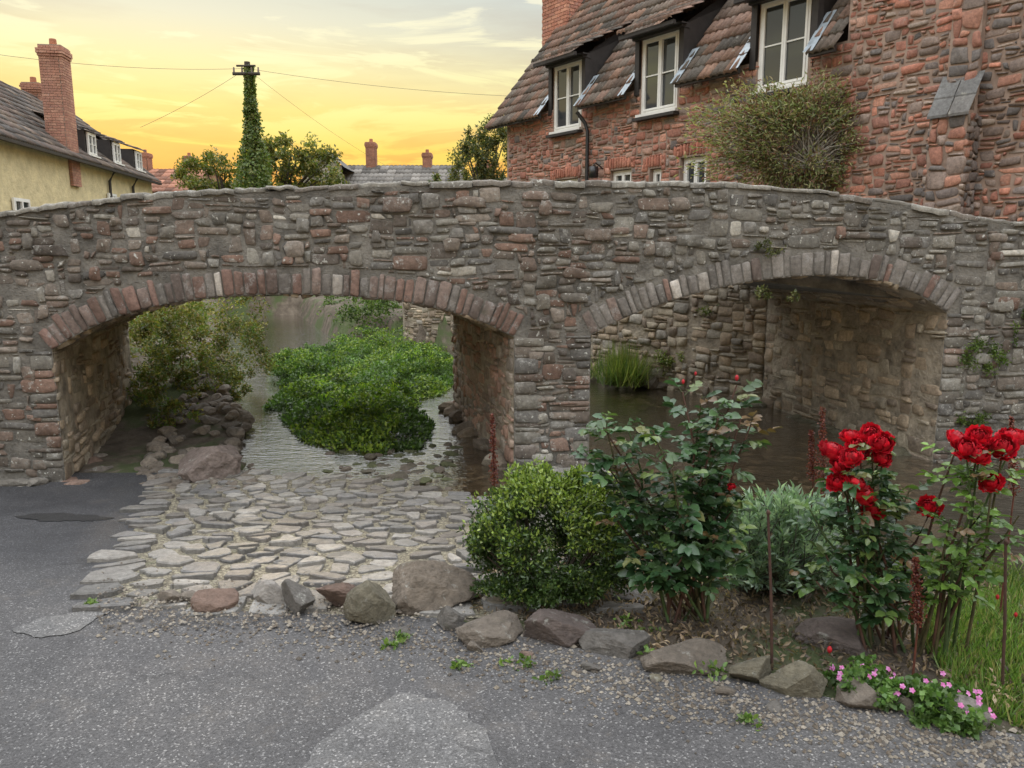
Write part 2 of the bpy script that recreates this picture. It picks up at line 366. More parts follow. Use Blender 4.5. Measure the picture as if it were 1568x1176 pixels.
for i,(x,y) in enumerate(pts):
    poly=[(x-.2,y-.12),(x+.2,y-.12),(x+.2,y+.12),(x-.2,y+.12)]
    dd=np.hypot(PT[:,0]-x,PT[:,1]-y)
    for j in np.where((dd<.5)&(dd>1e-6))[0]:
        qx,qy=PT[j]; mx_,my_=(x+qx)/2,(y+qy)/2; nx_,ny_=qx-x,qy-y; new=[]
        for k in range(len(poly)):
            p,q=poly[k],poly[(k+1)%len(poly)]
            dp=(p[0]-mx_)*nx_+(p[1]-my_)*ny_; dq=(q[0]-mx_)*nx_+(q[1]-my_)*ny_
            if dp<=0: new.append(p)
            if (dp<0)!=(dq<0) and dp!=dq:
                t=dp/(dp-dq); new.append((p[0]+(q[0]-p[0])*t,p[1]+(q[1]-p[1])*t))
        poly=new
        if len(poly)<3: break
    if len(poly)<3: continue
    cx=sum(p[0] for p in poly)/len(poly); cy=sum(p[1] for p in poly)/len(poly)
    g=R.uniform(.62,.86); base=[]
    for k in range(len(poly)):
        p,q=poly[k],poly[(k+1)%len(poly)]
        for t in (.07,.4,.7): base.append((p[0]+(q[0]-p[0])*t+R.uniform(-.008,.008),p[1]+(q[1]-p[1])*t+R.uniform(-.008,.008)))
    n=len(base); vs=[]; rel=R.uniform(.008,.032); tx=R.uniform(-.09,.09); ty=R.uniform(-.14,.1)
    for s_,h in ((1,-.02),(.985,.75),(.9,1)):
        for p in base:
            X_=cx+(p[0]-cx)*g*s_; Y_=cy+(p[1]-cy)*g*s_
            hh=-.02 if h<0 else rel*h+tx*(X_-cx)+ty*(Y_-cy)+R.uniform(-.002,.002)
            vs.append((X_,Y_,float(zr(Y_))+.004+hh))
    vs.append((cx,cy,float(zr(cy))+.004+rel*R.uniform(.85,1.1)))
    fs=[(r*n+k,r*n+(k+1)%n,(r+1)*n+(k+1)%n,(r+1)*n+k) for r in range(2) for k in range(n)]+[(2*n+k,2*n+(k+1)%n,3*n) for k in range(n)]
    col=R.choice([(.17,.17,.168),(.19,.187,.182),(.145,.146,.15),(.22,.215,.207),(.16,.152,.145)]); v=R.uniform(.72,1.25)
    cob.add(vs,fs,[c*v for c in col])
build('cobbles',cob,M_COB,ford,False)
# ---------- bridge ----------
ANG=math.radians(6); U=np.array([math.cos(ANG),math.sin(ANG),0]); NB=np.array([math.sin(ANG),-math.cos(ANG),0]); F0=np.array([0,7.0,0])
E=np.array([-.26,.966,0]); BW=3.0
def face(px,py):
    d=ray(px,py); o_=np.array([0,0,EYE]); k=((F0-o_)@NB)/(d@NB); p=o_+d*k; return float((p-F0)@U),float(p[2])
def MB(s,z,h): p=F0+s*U+h*NB; return (p[0],p[1],z)
top=[face(*p) for p in [(-500,430),(-250,370),(0,325),(120,307),(240,295),(430,287),(560,280),(760,276),(1000,278),(1150,281),(1250,291),(1350,305),(1450,320),(1520,336),(1600,345),(1900,380)]]
TX=[p[0] for p in top];TZ=[p[1] for p in top]
ftop=lambda s: float(np.interp(s,TX,TZ))
def arch(pp,deg=4):
    q=np.array([face(*p) for p in pp]); co=np.polyfit(q[:,0],q[:,1],deg); s=np.linspace(q[0,0],q[-1,0],60); return s,np.polyval(co,s)
A1=arch([(80,537),(130,505),(200,478),(300,460),(400,452),(480,450),(560,455),(640,467),(720,487),(787,516)])
A2=arch([(905,514),(950,488),(1020,464),(1080,447),(1145,431),(1230,422),(1330,429),(1400,447),(1450,480)])
TH=.24
ext=[]
for s,z in (A1,A2):
    tg=np.gradient(z,s); nn=np.stack([-tg,np.ones_like(tg)],1); nn/=np.linalg.norm(nn,axis=1)[:,None]
    ext.append((s+nn[:,0]*TH,z+nn[:,1]*TH,nn))
def flo(s):
    r=-9
    for es,ez,_ in ext:
        if es[0]<=s<=es[-1]: r=max(r,float(np.interp(s,es,ez)))
    return r
def zsp(s):
    return (A1[1][0] if s<-2 else (A1[1][-1] if s<.35 else (A2[1][0] if s<2.4 else A2[1][-1])))
def inspan(s): return A1[0][0]-.01<s<A1[0][-1]+.01 or A2[0][0]-.01<s<A2[0][-1]+.01
bridge=empty('stone_arch_bridge')
cols=[]
sl=[TX[0]]+list(np.arange(TX[0]+.1,A1[0][0]-.02,.1))
for s in sl: cols.append((s,-1.2))
cols.append((A1[0][0],-1.2))
for s,z in zip(*A1): cols.append((s,z))
cols.append((A1[0][-1],-1.2)); cols.append((A2[0][0],-1.2))
for s,z in zip(*A2): cols.append((s,z))
cols.append((A2[0][-1],-1.2))
for s in np.arange(A2[0][-1]+.1,TX[-1],.1): cols.append((s,-1.2))
body=Acc(); sof=Acc()
for s,bz in cols:
    t=ftop(s)-.03; w=.36
    b0=np.array(MB(s,0,0))
    for d,z in ((0,bz),(0,t),(w,t),(w,t-.85),(BW-w,t-.85),(BW-w,t),(BW,t),(BW,bz)):
        p=b0+E*d; body.v.append((p[0],p[1],z)); body.c.append((.2,.2,.2,1))
for i in range(len(cols)-1):
    for k in range(7): body.f.append((i*8+k,i*8+k+1,(i+1)*8+k+1,(i+1)*8+k))
sof.v=body.v;sof.c=body.c;sof.f=[(i*8+7,i*8,(i+1)*8,(i+1)*8+7) for i in range(len(cols)-1)]
build('core_masonry',body,M_MORT,bridge,False); build('arch_soffits',sof,M_SOFF,bridge,False)
GP=[(.19,.187,.175),(.165,.157,.145),(.175,.145,.125),(.125,.123,.12),(.25,.247,.23),(.21,.203,.185),(.22,.217,.21),(.15,.149,.147)]
GR=[(.205,.145,.12),(.19,.15,.13),(.19,.165,.145),(.155,.135,.12),(.23,.205,.185),(.135,.12,.11),(.2,.135,.11)]
def bcol(s,z):
    k=mn.noise(Vector((s*.5,z*.8,3)))
    if R.random()<.03: return (.42,.41,.38)
    return R.choice(GR) if (R.random()<(.65 if s<.8 else .12)+k*.6) else R.choice(GP)
fa=Acc()
JAMBS=[(A1[0][0],-1,A1[1][0]),(A1[0][-1],1,A1[1][-1]),(A2[0][0],-1,A2[1][0]),(A2[0][-1],1,A2[1][-1])]
def bclamp(x,y):
    f=flo(x)
    if f>-5 and (inspan(x) or y>zsp(x)-.05): y=max(y,f+.008)
    return min(y,ftop(x)-.055)
def bok(x,y):
    f=flo(x)
    if y>ftop(x)-.07 or inspan(x) and y<f+.012: return False
    if f>-5 and zsp(x)-.04<y<f+.012: return False
    for j,sg,zs in JAMBS:
        if y<zs-.02 and 0<=(x-j)*sg<.15: return False
    return True
pack(fa,MB,-6.5,8,-.9,2.6,.064,.034,[1,2,2,3,3,4,5],[1,1,2,2,2,3,4],bcol,(.002,.022),.0075,bok,bclamp,5,jit=.44,skip=.08)
for k in range(110):
    s=R.uniform(-5.5,6.5); z=R.uniform(.2,2.1); w=R.uniform(.05,.17); h=R.uniform(.035,.075)
    if not all(bok(s+a_*w,z+b_*h) for a_ in (-1,1) for b_ in (-1,1)): continue
    stone(fa,[(s-w,z-h+R.uniform(-.02,.02)),(s+w,z-h),(s+w*R.uniform(.6,1),z+h),(s-w*R.uniform(.6,1),z+h)],lambda x,y,q: MB(x,y,q+.006),R.uniform(.018,.03),R.choice(GP+GR),.003,12,bclamp,e=.45,jit=.14)
for j,sg,zs in JAMBS:
    z=-.9; i=0
    while z<zs-.02:
        h=min(R.choice([.04,.06,.08,.12,.14])*R.uniform(.85,1.2),zs-.0-z); w=R.uniform(.13,.3)
        q=[(j,z),(j+sg*w,z+R.uniform(-.008,.008)),(j+sg*w,z+h+R.uniform(-.008,.008)),(j,z+h)]
        if sg<0: q=[q[1],q[0],q[3],q[2]]
        stone(fa,q,MB,R.uniform(.008,.024),R.choice([GP[0],GP[1],GP[3],GP[5],GP[7]]+GR),.003,12,e=.33,jit=.05); z+=h; i+=1
build('rubble_stones',fa,M_BST,bridge)
vo=Acc()
for ai,((s,z),(es,ez,nn)) in enumerate(zip((A1,A2),ext)):
    L=np.concatenate([[0],np.cumsum(np.hypot(np.diff(s),np.diff(z)))]); t=0
    while t<L[-1]-.05:
        w=R.uniform(.045,.12); t2=min(t+w,L[-1]); f=lambda arr,q: float(np.interp(q,L,arr))
        k=R.uniform(.75,1.1)
        i0=(f(s,t),f(z,t)-.004); i1=(f(s,t2),f(z,t2)-.004)
        o1=(i1[0]+f(nn[:,0],t2)*TH*k,i1[1]+f(nn[:,1],t2)*TH*k); o0=(i0[0]+f(nn[:,0],t)*TH*k,i0[1]+f(nn[:,1],t)*TH*k)
        c=R.choice([(.225,.15,.13),(.205,.14,.12),(.215,.17,.155),(.175,.145,.135)] if (ai==0 and R.random()<.8) or (ai==1 and R.random()<.25) else [(.21,.198,.19),(.18,.172,.165),(.23,.218,.21)])
        if R.random()<.04: c=(.42,.4,.38)
        stone(vo,[i0,i1,o1,o0],MB,R.uniform(.004,.022),c,.0045,12,e=.3,jit=.06); t=t2
build('voussoirs',vo,M_VOUS,bridge)
so_=Acc()
for ai,(s,z) in enumerate((A1,A2)):
    L=np.concatenate([[0],np.cumsum(np.hypot(np.diff(s),np.diff(z)))]); tg=np.gradient(z,s); nn=np.stack([-tg,np.ones_like(tg)],1); nn/=np.linalg.norm(nn,axis=1)[:,None]
    def MSF(t,d,h,s=s,z=z,L=L,nn=nn):
        ss=float(np.interp(t,L,s)); zz=float(np.interp(t,L,z)); n0=float(np.interp(t,L,nn[:,0])); n1=float(np.interp(t,L,nn[:,1]))
        p=F0+(ss-n0*h)*U+E*d; return (p[0],p[1],zz-n1*h)
    pack(so_,MSF,0.02,L[-1]-.02,.02,BW-.02,.07,.1,[1,1,2],[1,2,3,4],lambda x,y:R.choice([(.2,.165,.125),(.17,.145,.115),(.23,.195,.15),(.15,.135,.12)]),(.005,.03),.007,None,None,41+ai,skip=.2)
build('soffit_stones',so_,M_INN,bridge)
co=Acc(); s=-6.4
while s<7.9:
    w=R.uniform(.12,.42); s2=s+w
    z0,z1=ftop(s),ftop(s2); th=R.uniform(.03,.06); lip=R.uniform(.005,.04); dz0=R.uniform(-.01,.012)
    vs=[];nseg=4
    c=R.choice([(.26,.255,.235),(.21,.205,.19),(.3,.295,.275),(.19,.175,.16)])
    for i in range(nseg+1):
        q=i/nseg; x=lerp(s+.004,s2-.004,q); zz=lerp(z0,z1,q)+R.uniform(-.008,.008)+dz0; b0=F0+x*U
        for d,dz in ((-lip+.01,-th),(-lip,-.015),(-lip+.02,.0),(.18,.012),(.38,0),(.4,-th)):
            p=b0-NB*d; vs.append((p[0],p[1],zz+dz+R.uniform(-.005,.005)))
    fs=[(i*6+k,i*6+k+1,(i+1)*6+k+1,(i+1)*6+k) for i in range(nseg) for k in range(5)]+[(5,4,3,2,1,0),tuple(nseg*6+k for k in range(6))]
    co.add(vs,fs,c); s=s2
build('coping_stones',co,M_BST,bridge)
inn=Acc()
def inner(s0,zt,sign,name_seed,pal_,sk=.1):
    b0=np.array(MB(s0,0,0)); nE=np.array([E[1],-E[0],0])*sign
    def MI(d,z,h): p=b0+E*d+nE*h; return (p[0],p[1],z)
    pack(inn,MI,0.0,BW,-.9,zt,.085,.05,[1,2,2,3,4],[1,1,2,2,3],lambda x,y:R.choice(pal_),(.003,.03),.009,None,lambda x,y:min(y,zt),name_seed,skip=sk)
BR=[(.22,.18,.135),(.19,.155,.12),(.26,.215,.165),(.16,.135,.11),(.22,.2,.165)]
inner(A1[0][0],A1[1][0],1,21,BR,.35); inner(A1[0][-1],A1[1][-1],-1,22,[(.23,.155,.125),(.19,.15,.125),(.18,.16,.14)]); inner(A2[0][-1],A2[1][-1],-1,23,BR,.35)
build('inner_face_stones',inn,M_INN,bridge)
jr=Acc()
for s0,zt,sg in ((A1[0][0],A1[1][0],1),(A1[0][-1],A1[1][-1],-1),(A2[0][-1],A2[1][-1],-1),(A2[0][0],A2[1][0],1)):
    b0=np.array(MB(s0,0,0)); nE=np.array([E[1],-E[0],0])*sg
    for d0 in np.arange(0.02,BW-.01,.2):
        d1=min(d0+.2,BW-.02); q=[b0+E*d0+nE*.003,b0+E*d1+nE*.003]
        jr.add([(q[0][0],q[0][1],-1),(q[1][0],q[1][1],-1),(q[1][0],q[1][1],zt),(q[0][0],q[0][1],zt)],[(0,1,2,3)],(.3,.25,.2))
build('jamb_render',jr,M_SOFF,bridge,False)
ft=Acc()
for k in range(30):
    s=R.uniform(-6.3,A1[0][0]+.1); p=MB(s,0,R.uniform(.0,.08)); rock(ft,(p[0],p[1],-.43+R.uniform(-.05,.04)),(R.uniform(.1,.22),.09,R.uniform(.03,.07)),k,R.choice(GP),R.uniform(-.3,.3),2)
for k in range(20):
    d=R.uniform(-.1,3); b0=np.array(MB(A1[0][0]+.1,0,0))+E*d; rock(ft,(b0[0]+R.uniform(-.1,.12),b0[1],-.5+R.uniform(-.06,.06)),(.13,.17,R.uniform(.07,.14)),k+50,R.choice(GR),R.uniform(0,3),3)
for k in range(16):
    s=R.uniform(A1[0][-1]-.1,A2[0][0]+.1); p=MB(s,0,R.uniform(-.1,.14)); rock(ft,(p[0],p[1],-.5+R.uniform(-.05,.06)),(R.uniform(.1,.2),.12,R.uniform(.06,.1)),k+80,R.choice(GP),R.uniform(-.3,.3),2)
for k in range(10):
    d=R.uniform(0,3); b0=np.array(MB(A1[0][-1]-.05,0,0))+E*d; rock(ft,(b0[0],b0[1],-.45),(.12,.2,.1),k+110,R.choice(BR),R.uniform(0,3),2)
for k in range(12):
    d=R.uniform(0,3); b0=np.array(MB(A2[0][-1]-.05,0,0))+E*d; rock(ft,(b0[0],b0[1],-.5),(.1,.22,.07),k+140,(.12,.115,.08),R.uniform(0,3),2)
build('footing_stones',ft,M_ROCK,bridge,False)
rw=empty('river_retaining_wall'); acw=Acc(); acs=Acc()
pe=np.array(MB(A2[0][-1],0,0))+E*BW
poly=[(pe[0]+.0,pe[1]+.02),(2.6,11.3),(1.3,12.4),(.5,14.5),(-1.0,16.0),(-2.4,16.9)]
for i in range(len(poly)-1):
    p,q=np.array(poly[i]+(0,)),np.array(poly[i+1]+(0,)); L=np.linalg.norm(q-p); d=(q-p)/L; nw=np.array([-d[1],d[0],0])
    def MW(a_,z,h,p=p,d=d,nw=nw): w=p+d*a_+nw*h; return (w[0],w[1],z)
    ht=(1.25,1.1,.75,.7,.55)[i]
    boxM(acw,MW,0,L,-1,ht,-.4,0); pack(acs,MW,0,L,-.9,ht+.05,.085,.05,[1,2,2,3,3],[1,1,2,2,3],lambda x,y:R.choice(BR+[(.28,.25,.2),(.2,.19,.17)]),(.005,.04),.007,None,None,31+i,skip=.12)
build('wall_core',acw,M_SOFF,rw,False); build('wall_stones',acs,M_INN,rw)

# ---------- red sandstone house ----------
house=empty('red_stone_house')
HA=np.array([3.86,11.6,0]); HD=np.array([-.583,.812,0]); HI=np.array([.812,.583,0])
def MH(t,z,h): p=HA+HD*t-HI*h; return (p[0],p[1],z)
EV=4.35; T0,T1=-5.5,6.8; TW=-1.0
ops=[]
for tc in (0,2.4,4.8): ops.append((tc-.42,tc+.42,3.9,5.15))
low=[(1.3,1.86,2.2,3.12),(2.28,2.55,2.1,3.0),(3.0,3.55,2.1,3.05),(4.45,5.15,2.1,3.0)]
allops=ops+low
def wtop(t): return 8.6 if t<TW else EV
wl=Acc()
bt=sorted(set([T0,TW,T1]+[v for o_ in allops for v in o_[:2]])); bz=sorted(set([-1,EV,8.6]+[v for o_ in allops for v in o_[2:]]))
for i in range(len(bt)-1):
    for j in range(len(bz)-1):
        tc=(bt[i]+bt[i+1])/2; zc=(bz[j]+bz[j+1])/2
        if zc>wtop(tc): continue
        if any(o_[0]<tc<o_[1] and o_[2]<zc<o_[3] for o_ in allops): continue
        wl.add([MH(bt[i],bz[j],0),MH(bt[i+1],bz[j],0),MH(bt[i+1],bz[j+1],0),MH(bt[i],bz[j+1],0)],[(0,1,2,3)],(.3,.2,.15))
for t0,t1,z0,z1 in allops:
    for a0,a1,b0,b1 in ((t0,t0,z0,z1),(t1,t1,z0,z1)): wl.add([MH(a0,b0,0),MH(a0,b1,0),MH(a0,b1,-.3),MH(a0,b0,-.3)],[(0,1,2,3)],(.3,.2,.15))
    wl.add([MH(t0,z0,0),MH(t1,z0,0),MH(t1,z0,-.3),MH(t0,z0,-.3)],[(0,1,2,3)],(.3,.2,.15))
    if z1<EV: wl.add([MH(t0,z1,0),MH(t1,z1,0),MH(t1,z1,-.3),MH(t0,z1,-.3)],[(0,1,2,3)],(.3,.2,.15))
wl.add([MH(T1,-1,0),MH(T1,EV,0),MH(T1,EV+4.0,-3.2),MH(T1,EV,-6.4),MH(T1,-1,-6.4)],[(0,1,2,3,4)],(.3,.2,.15))
wl.add([MH(TW,EV,0),MH(TW,8.6,0),MH(TW,8.6,-6.4),MH(TW,EV,-6.4)],[(0,1,2,3)],(.3,.2,.15))
wl.add([MH(T0,-1,-6.4),MH(T1,-1,-6.4),MH(T1,EV,-6.4),MH(T0,EV,-6.4)],[(0,1,2,3)],(.3,.2,.15))
wl.add([MH(T0,8.6,0),MH(TW,8.6,0),MH(TW,8.6,-6.4),MH(T0,8.6,-6.4)],[(0,1,2,3)],(.1,.1,.1))
build('walls',wl,M_MORT2,house,False)
RP=[(.40,.185,.135),(.36,.165,.125),(.33,.16,.125),(.43,.23,.175),(.29,.15,.12),(.36,.225,.18)]
RG=[(.25,.2,.18),(.22,.18,.165),(.3,.25,.22),(.18,.155,.15),(.14,.13,.13)]
def rcol(t,z):
    g=.18+.35*mn.noise(Vector((t*.7,z*.7,9)))
    if t<-1.9: g+=.15
    if t<-2.5: g+=.3
    return R.choice(RG) if R.random()<g else R.choice(RP)
st=Acc()
def hok(t,z): return z<wtop(t)-.02 and not any(o_[0]-.02<t<o_[1]+.02 and o_[2]-.06<z<o_[3]+(.2 if o_ in low else .02) for o_ in allops)
pack(st,MH,T0,T1,1.3,7.4,.08,.045,[1,1,2,2,3,4],[1,1,1,2,2,3],rcol,(.004,.028),.0095,hok,None,77,n=8)
for t0,t1,z0,z1 in low:
    t=t0-.1; 
    while t<t1+.1:
        k=1-((t+.03-(t0+t1)/2)/((t1-t0)/2+.1))**2
        stone(st,[(t,z1+.02*k),(t+.065,z1+.02*k),(t+.065,z1+.2+.03*k),(t,z1+.2+.03*k)],MH,.02,R.choice([(.38,.15,.105),(.34,.14,.10),(.4,.18,.13)]),.005,8,e=.3,jit=.03); t+=.067
build('wall_stones',st,M_RST,house)
bu=Acc(); bs=Acc()
boxM(bu,MH,-2.72,-2.38,-1,7.5,0.001,.1); boxM(bu,MH,-2.76,-2.34,-1,3.2,.101,.32)
build('buttress_core',bu,M_MORT2,house,False)
def MBU(h0):
    return lambda t,z,h: MH(t,z,h+h0)
gc=lambda x,y:R.choice(RG+[(.38,.2,.15),(.34,.17,.13),(.17,.155,.15)])
pack(bs,MBU(.1),-2.72,-2.38,3.2,7.4,.11,.07,[1,2,3],[1,2,3],gc,(.01,.03),.006,None,None,5)
pack(bs,MBU(.32),-2.76,-2.34,1.2,3.2,.1,.07,[1,2,3],[1,2,3],gc,(.01,.03),.006,None,None,6)
for tt,h0,h1,z0,z1 in ((-2.34,0.0,.32,1.2,3.2),(-2.76,0.0,.32,1.2,3.2)):
    sg=1 if tt>-2.5 else -1
    MS=lambda h,z,q,tt=tt,sg=sg: MH(tt+q*sg,z,h)
    pack(bs,MS,h0,h1,z0,z1,.08,.07,[1,2],[1,2],gc,(.01,.03),.006,None,None,8)
build('buttress_stones',bs,M_RST,house)
sl_=Acc()
for k in range(2):
    z=3.17+k*.22; h=.37-k*.13
    for q in range(2):
        t=-2.79+q*.24; sl_.add([MH(t,z,h),MH(t+.23,z,h),MH(t+.23,z+.26,h-.17),MH(t,z+.26,h-.17),MH(t,z-.03,h),MH(t+.23,z-.03,h)],[(0,1,2,3),(4,5,1,0)],R.choice([(.15,.155,.16),(.17,.17,.17)]))
build('buttress_slates',sl_,M_TILE,house,False)
def roof(acc,M,t0,t1,o0,z0,ang,length,tw=.24,tl=.3,pal_=None,prof=.03):
    ca,sa=math.cos(ang),math.sin(ang); nr=int(math.ceil(length/tl)); nc=max(1,int(round((t1-t0)/tw))); tw=(t1-t0)/nc
    for r in range(nr):
        for c in range(nc):
            ta=t0+c*tw; col=R.choice(pal_); v=R.uniform(.65,1.3); jx=R.uniform(-.01,.01); jz=R.uniform(0,.015); vs=[]
            for (al,lift) in ((r*tl-.02,-.012),(r*tl-.02,.028),((r+1)*tl if r<nr-1 else length,.0)):
                al+=jx
                for k in range(9):
                    q=k/8; pz=prof*abs(math.sin(q*math.pi*2))**.8 if prof else 0
                    up=pz+lift+jz if lift>-.01 else pz+lift
                    vs.append(M(ta+q*tw,z0+al*sa+up*ca,-(o0+al*ca-up*sa)))
            acc.add(vs,[(r_*9+k,r_*9+k+1,(r_+1)*9+k+1,(r_+1)*9+k) for r_ in range(2) for k in range(8)],[x*v for x in col])
TP=[(.19,.125,.10),(.15,.11,.09),(.13,.11,.095),(.22,.14,.105),(.11,.10,.09),(.17,.14,.12),(.23,.155,.125)]
RA=math.radians(50); rf=Acc(); oM=1.06; l1=(oM+.25)/math.cos(RA); oR=3.2; l2=(oR+.25)/math.cos(RA)
zE=EV-.12
def mainz(o_): return zE+(o_+.25)*math.tan(RA)
edges=[(T1+.45,4.8+.56),(4.8-.56,2.4+.56),(2.4-.56,.56),(-.56,TW+.02)]
for b_,a_ in edges: roof(rf,MH,a_,b_,-.25,zE,RA,l1,.24,.28,TP)
roof(rf,MH,TW+.02,T1+.45,oM-.02,mainz(oM-.02),RA,l2-l1,.24,.28,TP)
DA=math.radians(25)
dl=Acc()
for tc in (0,2.4,4.8):
    z0=5.22; o0=-.38; ln=((z0-mainz(o0)))/(math.tan(RA)-math.tan(DA))/math.cos(DA)
    roof(rf,MH,tc-.62,tc+.62,o0,z0,DA,ln+.05,.2,.27,TP)
    for sgn in (-1,1):
        t=tc+sgn*.5
        dl.add([MH(t,EV-.25,.02),MH(t,5.18,.02),MH(t,5.18+.45*1.45,-1.4),MH(t,mainz(1.4)-.1,-1.4)],[(0,1,2,3)],(.03,.03,.03))
        boxM(dl,MH,t-.05,t+.05,EV-.1,5.2,-.1,.03)
    boxM(dl,MH,tc-.56,tc+.56,5.14,5.22,-.1,.1); boxM(dl,MH,tc-.62,tc+.62,5.13,5.19,.3,.36)
    dl.add([MH(tc-.6,5.16,.36),MH(tc+.6,5.16,.36),MH(tc+.6,5.19,0),MH(tc-.6,5.19,0)],[(0,1,2,3)],(.03,.03,.03))
for b_,a_ in edges: boxM(dl,MH,a_+.02,b_-.02,EV-.16,EV-.06,.18,.24)
build('dormer_cheeks',dl,M_DARK,house,False)
bk=Acc(); bk.add([MH(TW,mainz(oR)-.05,-oR),MH(T1+.4,mainz(oR)-.05,-oR),MH(T1+.4,EV-.2,-6.7),MH(TW,EV-.2,-6.7)],[(0,1,2,3)],(.12,.1,.09))
build('rear_roof_slope',bk,M_TILE,house,False)
build('roof_tiles',rf,M_TILE,house)
ld=Acc()
for tc in (0,2.4,4.8):
    for t,ln_ in ((tc+.56,.6),(tc-.66,.3)):
        for k in range(4):
            o0=-.3+k*.17*ln_/.5; o1=o0+.2; ld.add([MH(t-.02,mainz(o0)+.08,-o0),MH(t+.13,mainz(o0)+.08,-o0),MH(t+.13,mainz(o1)+.07,-o1),MH(t-.02,mainz(o1)+.07,-o1)],[(0,1,2,3)],(.3,.3,.3))
for t,o_ in ((3.6,1.9),(1.1,2.2)): ld.add([MH(t,mainz(o_)+.08,-o_),MH(t+.25,mainz(o_)+.08,-o_),MH(t+.25,mainz(o_+.3)+.07,-o_-.3),MH(t,mainz(o_+.3)+.07,-o_-.3)],[(0,1,2,3)],(.3,.3,.3))
build('lead_flashings',ld,M_LEAD,house,False)
def window(M,t0,t1,z0,z1,parent,h=-.05,casements=2,bars=2,fw=.05,nm='window'):
    fr=Acc(); gl=Acc(); boxM(fr,M,t0,t0+fw,z0,z1,h-.05,h); boxM(fr,M,t1-fw,t1,z0,z1,h-.05,h)
    boxM(fr,M,t0+fw,t1-fw,z0,z0+fw,h-.05,h-.002); boxM(fr,M,t0+fw,t1-fw,z1-fw,z1,h-.05,h-.002)
    wd=(t1-t0-2*fw)/casements
    for c in range(casements):
        a0=t0+fw+c*wd; a1=a0+wd; q=.035
        boxM(fr,M,a0+.002,a0+q,z0+fw,z1-fw,h-.04,h+.012); boxM(fr,M,a1-q,a1-.002,z0+fw,z1-fw,h-.04,h+.012)
        boxM(fr,M,a0+q,a1-q,z0+fw+.002,z0+fw+q,h-.04,h+.01); boxM(fr,M,a0+q,a1-q,z1-fw-q,z1-fw-.002,h-.04,h+.01)
        for k in range(1,bars+1):
            z=lerp(z0+fw,z1-fw,k/(bars+1)); boxM(fr,M,a0+q,a1-q,z-.01,z+.01,h-.035,h-.002)
        a_=R.uniform(-.02,.02); gl.add([M(a0+.01,z0+fw,h-.03),M(a1-.01,z0+fw,h-.03+a_*.5),M(a1-.01,z1-fw,h-.03+a_),M(a0+.01,z1-fw,h-.03+a_*.5)],[(0,1,2,3)],(0,0,0))
    boxM(fr,M,t0-.04,t1+.04,z0-.05,z0-.003,h-.05,h+.1)
    build(nm+'_frame',fr,M_WHITE,parent,False); build(nm+'_glass',gl,M_GLASS,parent,False)
for o_ in ops: window(MH,o_[0],o_[1],o_[2]+.02,o_[3],house,-.02,2,1)
for o_ in low: window(MH,o_[0]+.01,o_[1]-.01,o_[2],o_[3]-.01,house,-.08,2 if o_[1]-o_[0]>.4 else 1,1)
cu=Acc()
for o_ in ops: boxM(cu,MH,o_[0]-.06,o_[1]+.06,o_[2]-.09,o_[2]-.04,-.05,.14)
build('window_sills',cu,M_DARK,house,False)
pi=Acc(); tube(pi,[MH(4.25,4.15,.22),MH(4.15,3.95,.1),MH(4.1,3.8,.08),MH(4.1,1,.08)],.035,.035,(.02,.02,.02),8)
tube(pi,[MH(3.75,3.1,.0),MH(3.75,3.2,.18),MH(3.75,3.15,.22)],.012,.012,(.02,.02,.02),6)
boxM(pi,MH,3.69,3.81,2.93,3.13,.16,.28)
build('downpipe_and_lamp',pi,M_BLACK,house)
def chimney(parent,M,t0,t1,o0,o1,z0,z1,cols_,pots=2,nm='chimney'):
    ac=Acc(); bw=.22; bh=.075; rows=int((z1-z0)/bh)
    boxM(ac,M,t0+.012,t1-.012,z0,z1,-o1+.012,-o0-.012,(.25,.2,.17))
    for r in range(rows):
        z=z0+r*bh; ex=.05 if r>=rows-3 and r<rows-1 else (.025 if r==rows-4 or r==rows-1 else 0)
        off=(r%2)*.11
        x=t0-ex-off
        while x<t1+ex:
            a0=max(x,t0-ex);a1=min(x+bw,t1+ex)-.012
            if a1-a0>.03: boxM(ac,M,a0,a1,z,z+bh-.012,-o0+ex,-o0-.08,R.choice(cols_))
            x+=bw
        x=o0-ex-off
        while x<o1+ex:
            a0=max(x,o0-ex+.09);a1=min(x+bw,o1+ex)-.012
            if a1-a0>.03:
                c=R.choice(cols_)
                boxM(ac,M,t0-ex-.001,t0+.08,z,z+bh-.012,-a1,-a0,c); boxM(ac,M,t1-.08,t1+ex+.001,z,z+bh-.012,-a1,-a0,c)
            x+=bw
    for k in range(pots):
        c=M((t0+t1)/2+(k-(pots-1)/2)*.3,0,-(o0+o1)/2); c=(c[0],c[1],z1+M(0,0,0)[2]); tube(ac,[(c[0],c[1],c[2]-.02),(c[0],c[1],c[2]+.2),(c[0],c[1],c[2]+.22)],.11,.09,(.35,.15,.09),10)
    build(nm,ac,M_RST,parent,False)
BC=[(.42,.2,.14),(.38,.17,.12),(.46,.24,.17),(.35,.17,.13)]
chimney(house,MH,T1+.05,T1+.95,1.65,2.35,4,8.9,BC)
lt=Acc(); roof(lt,MH,T1+.1,T1+1.2,2.0,2.6,math.radians(45),2,.24,.3,TP); build('lean_to_roof',lt,M_TILE,house)

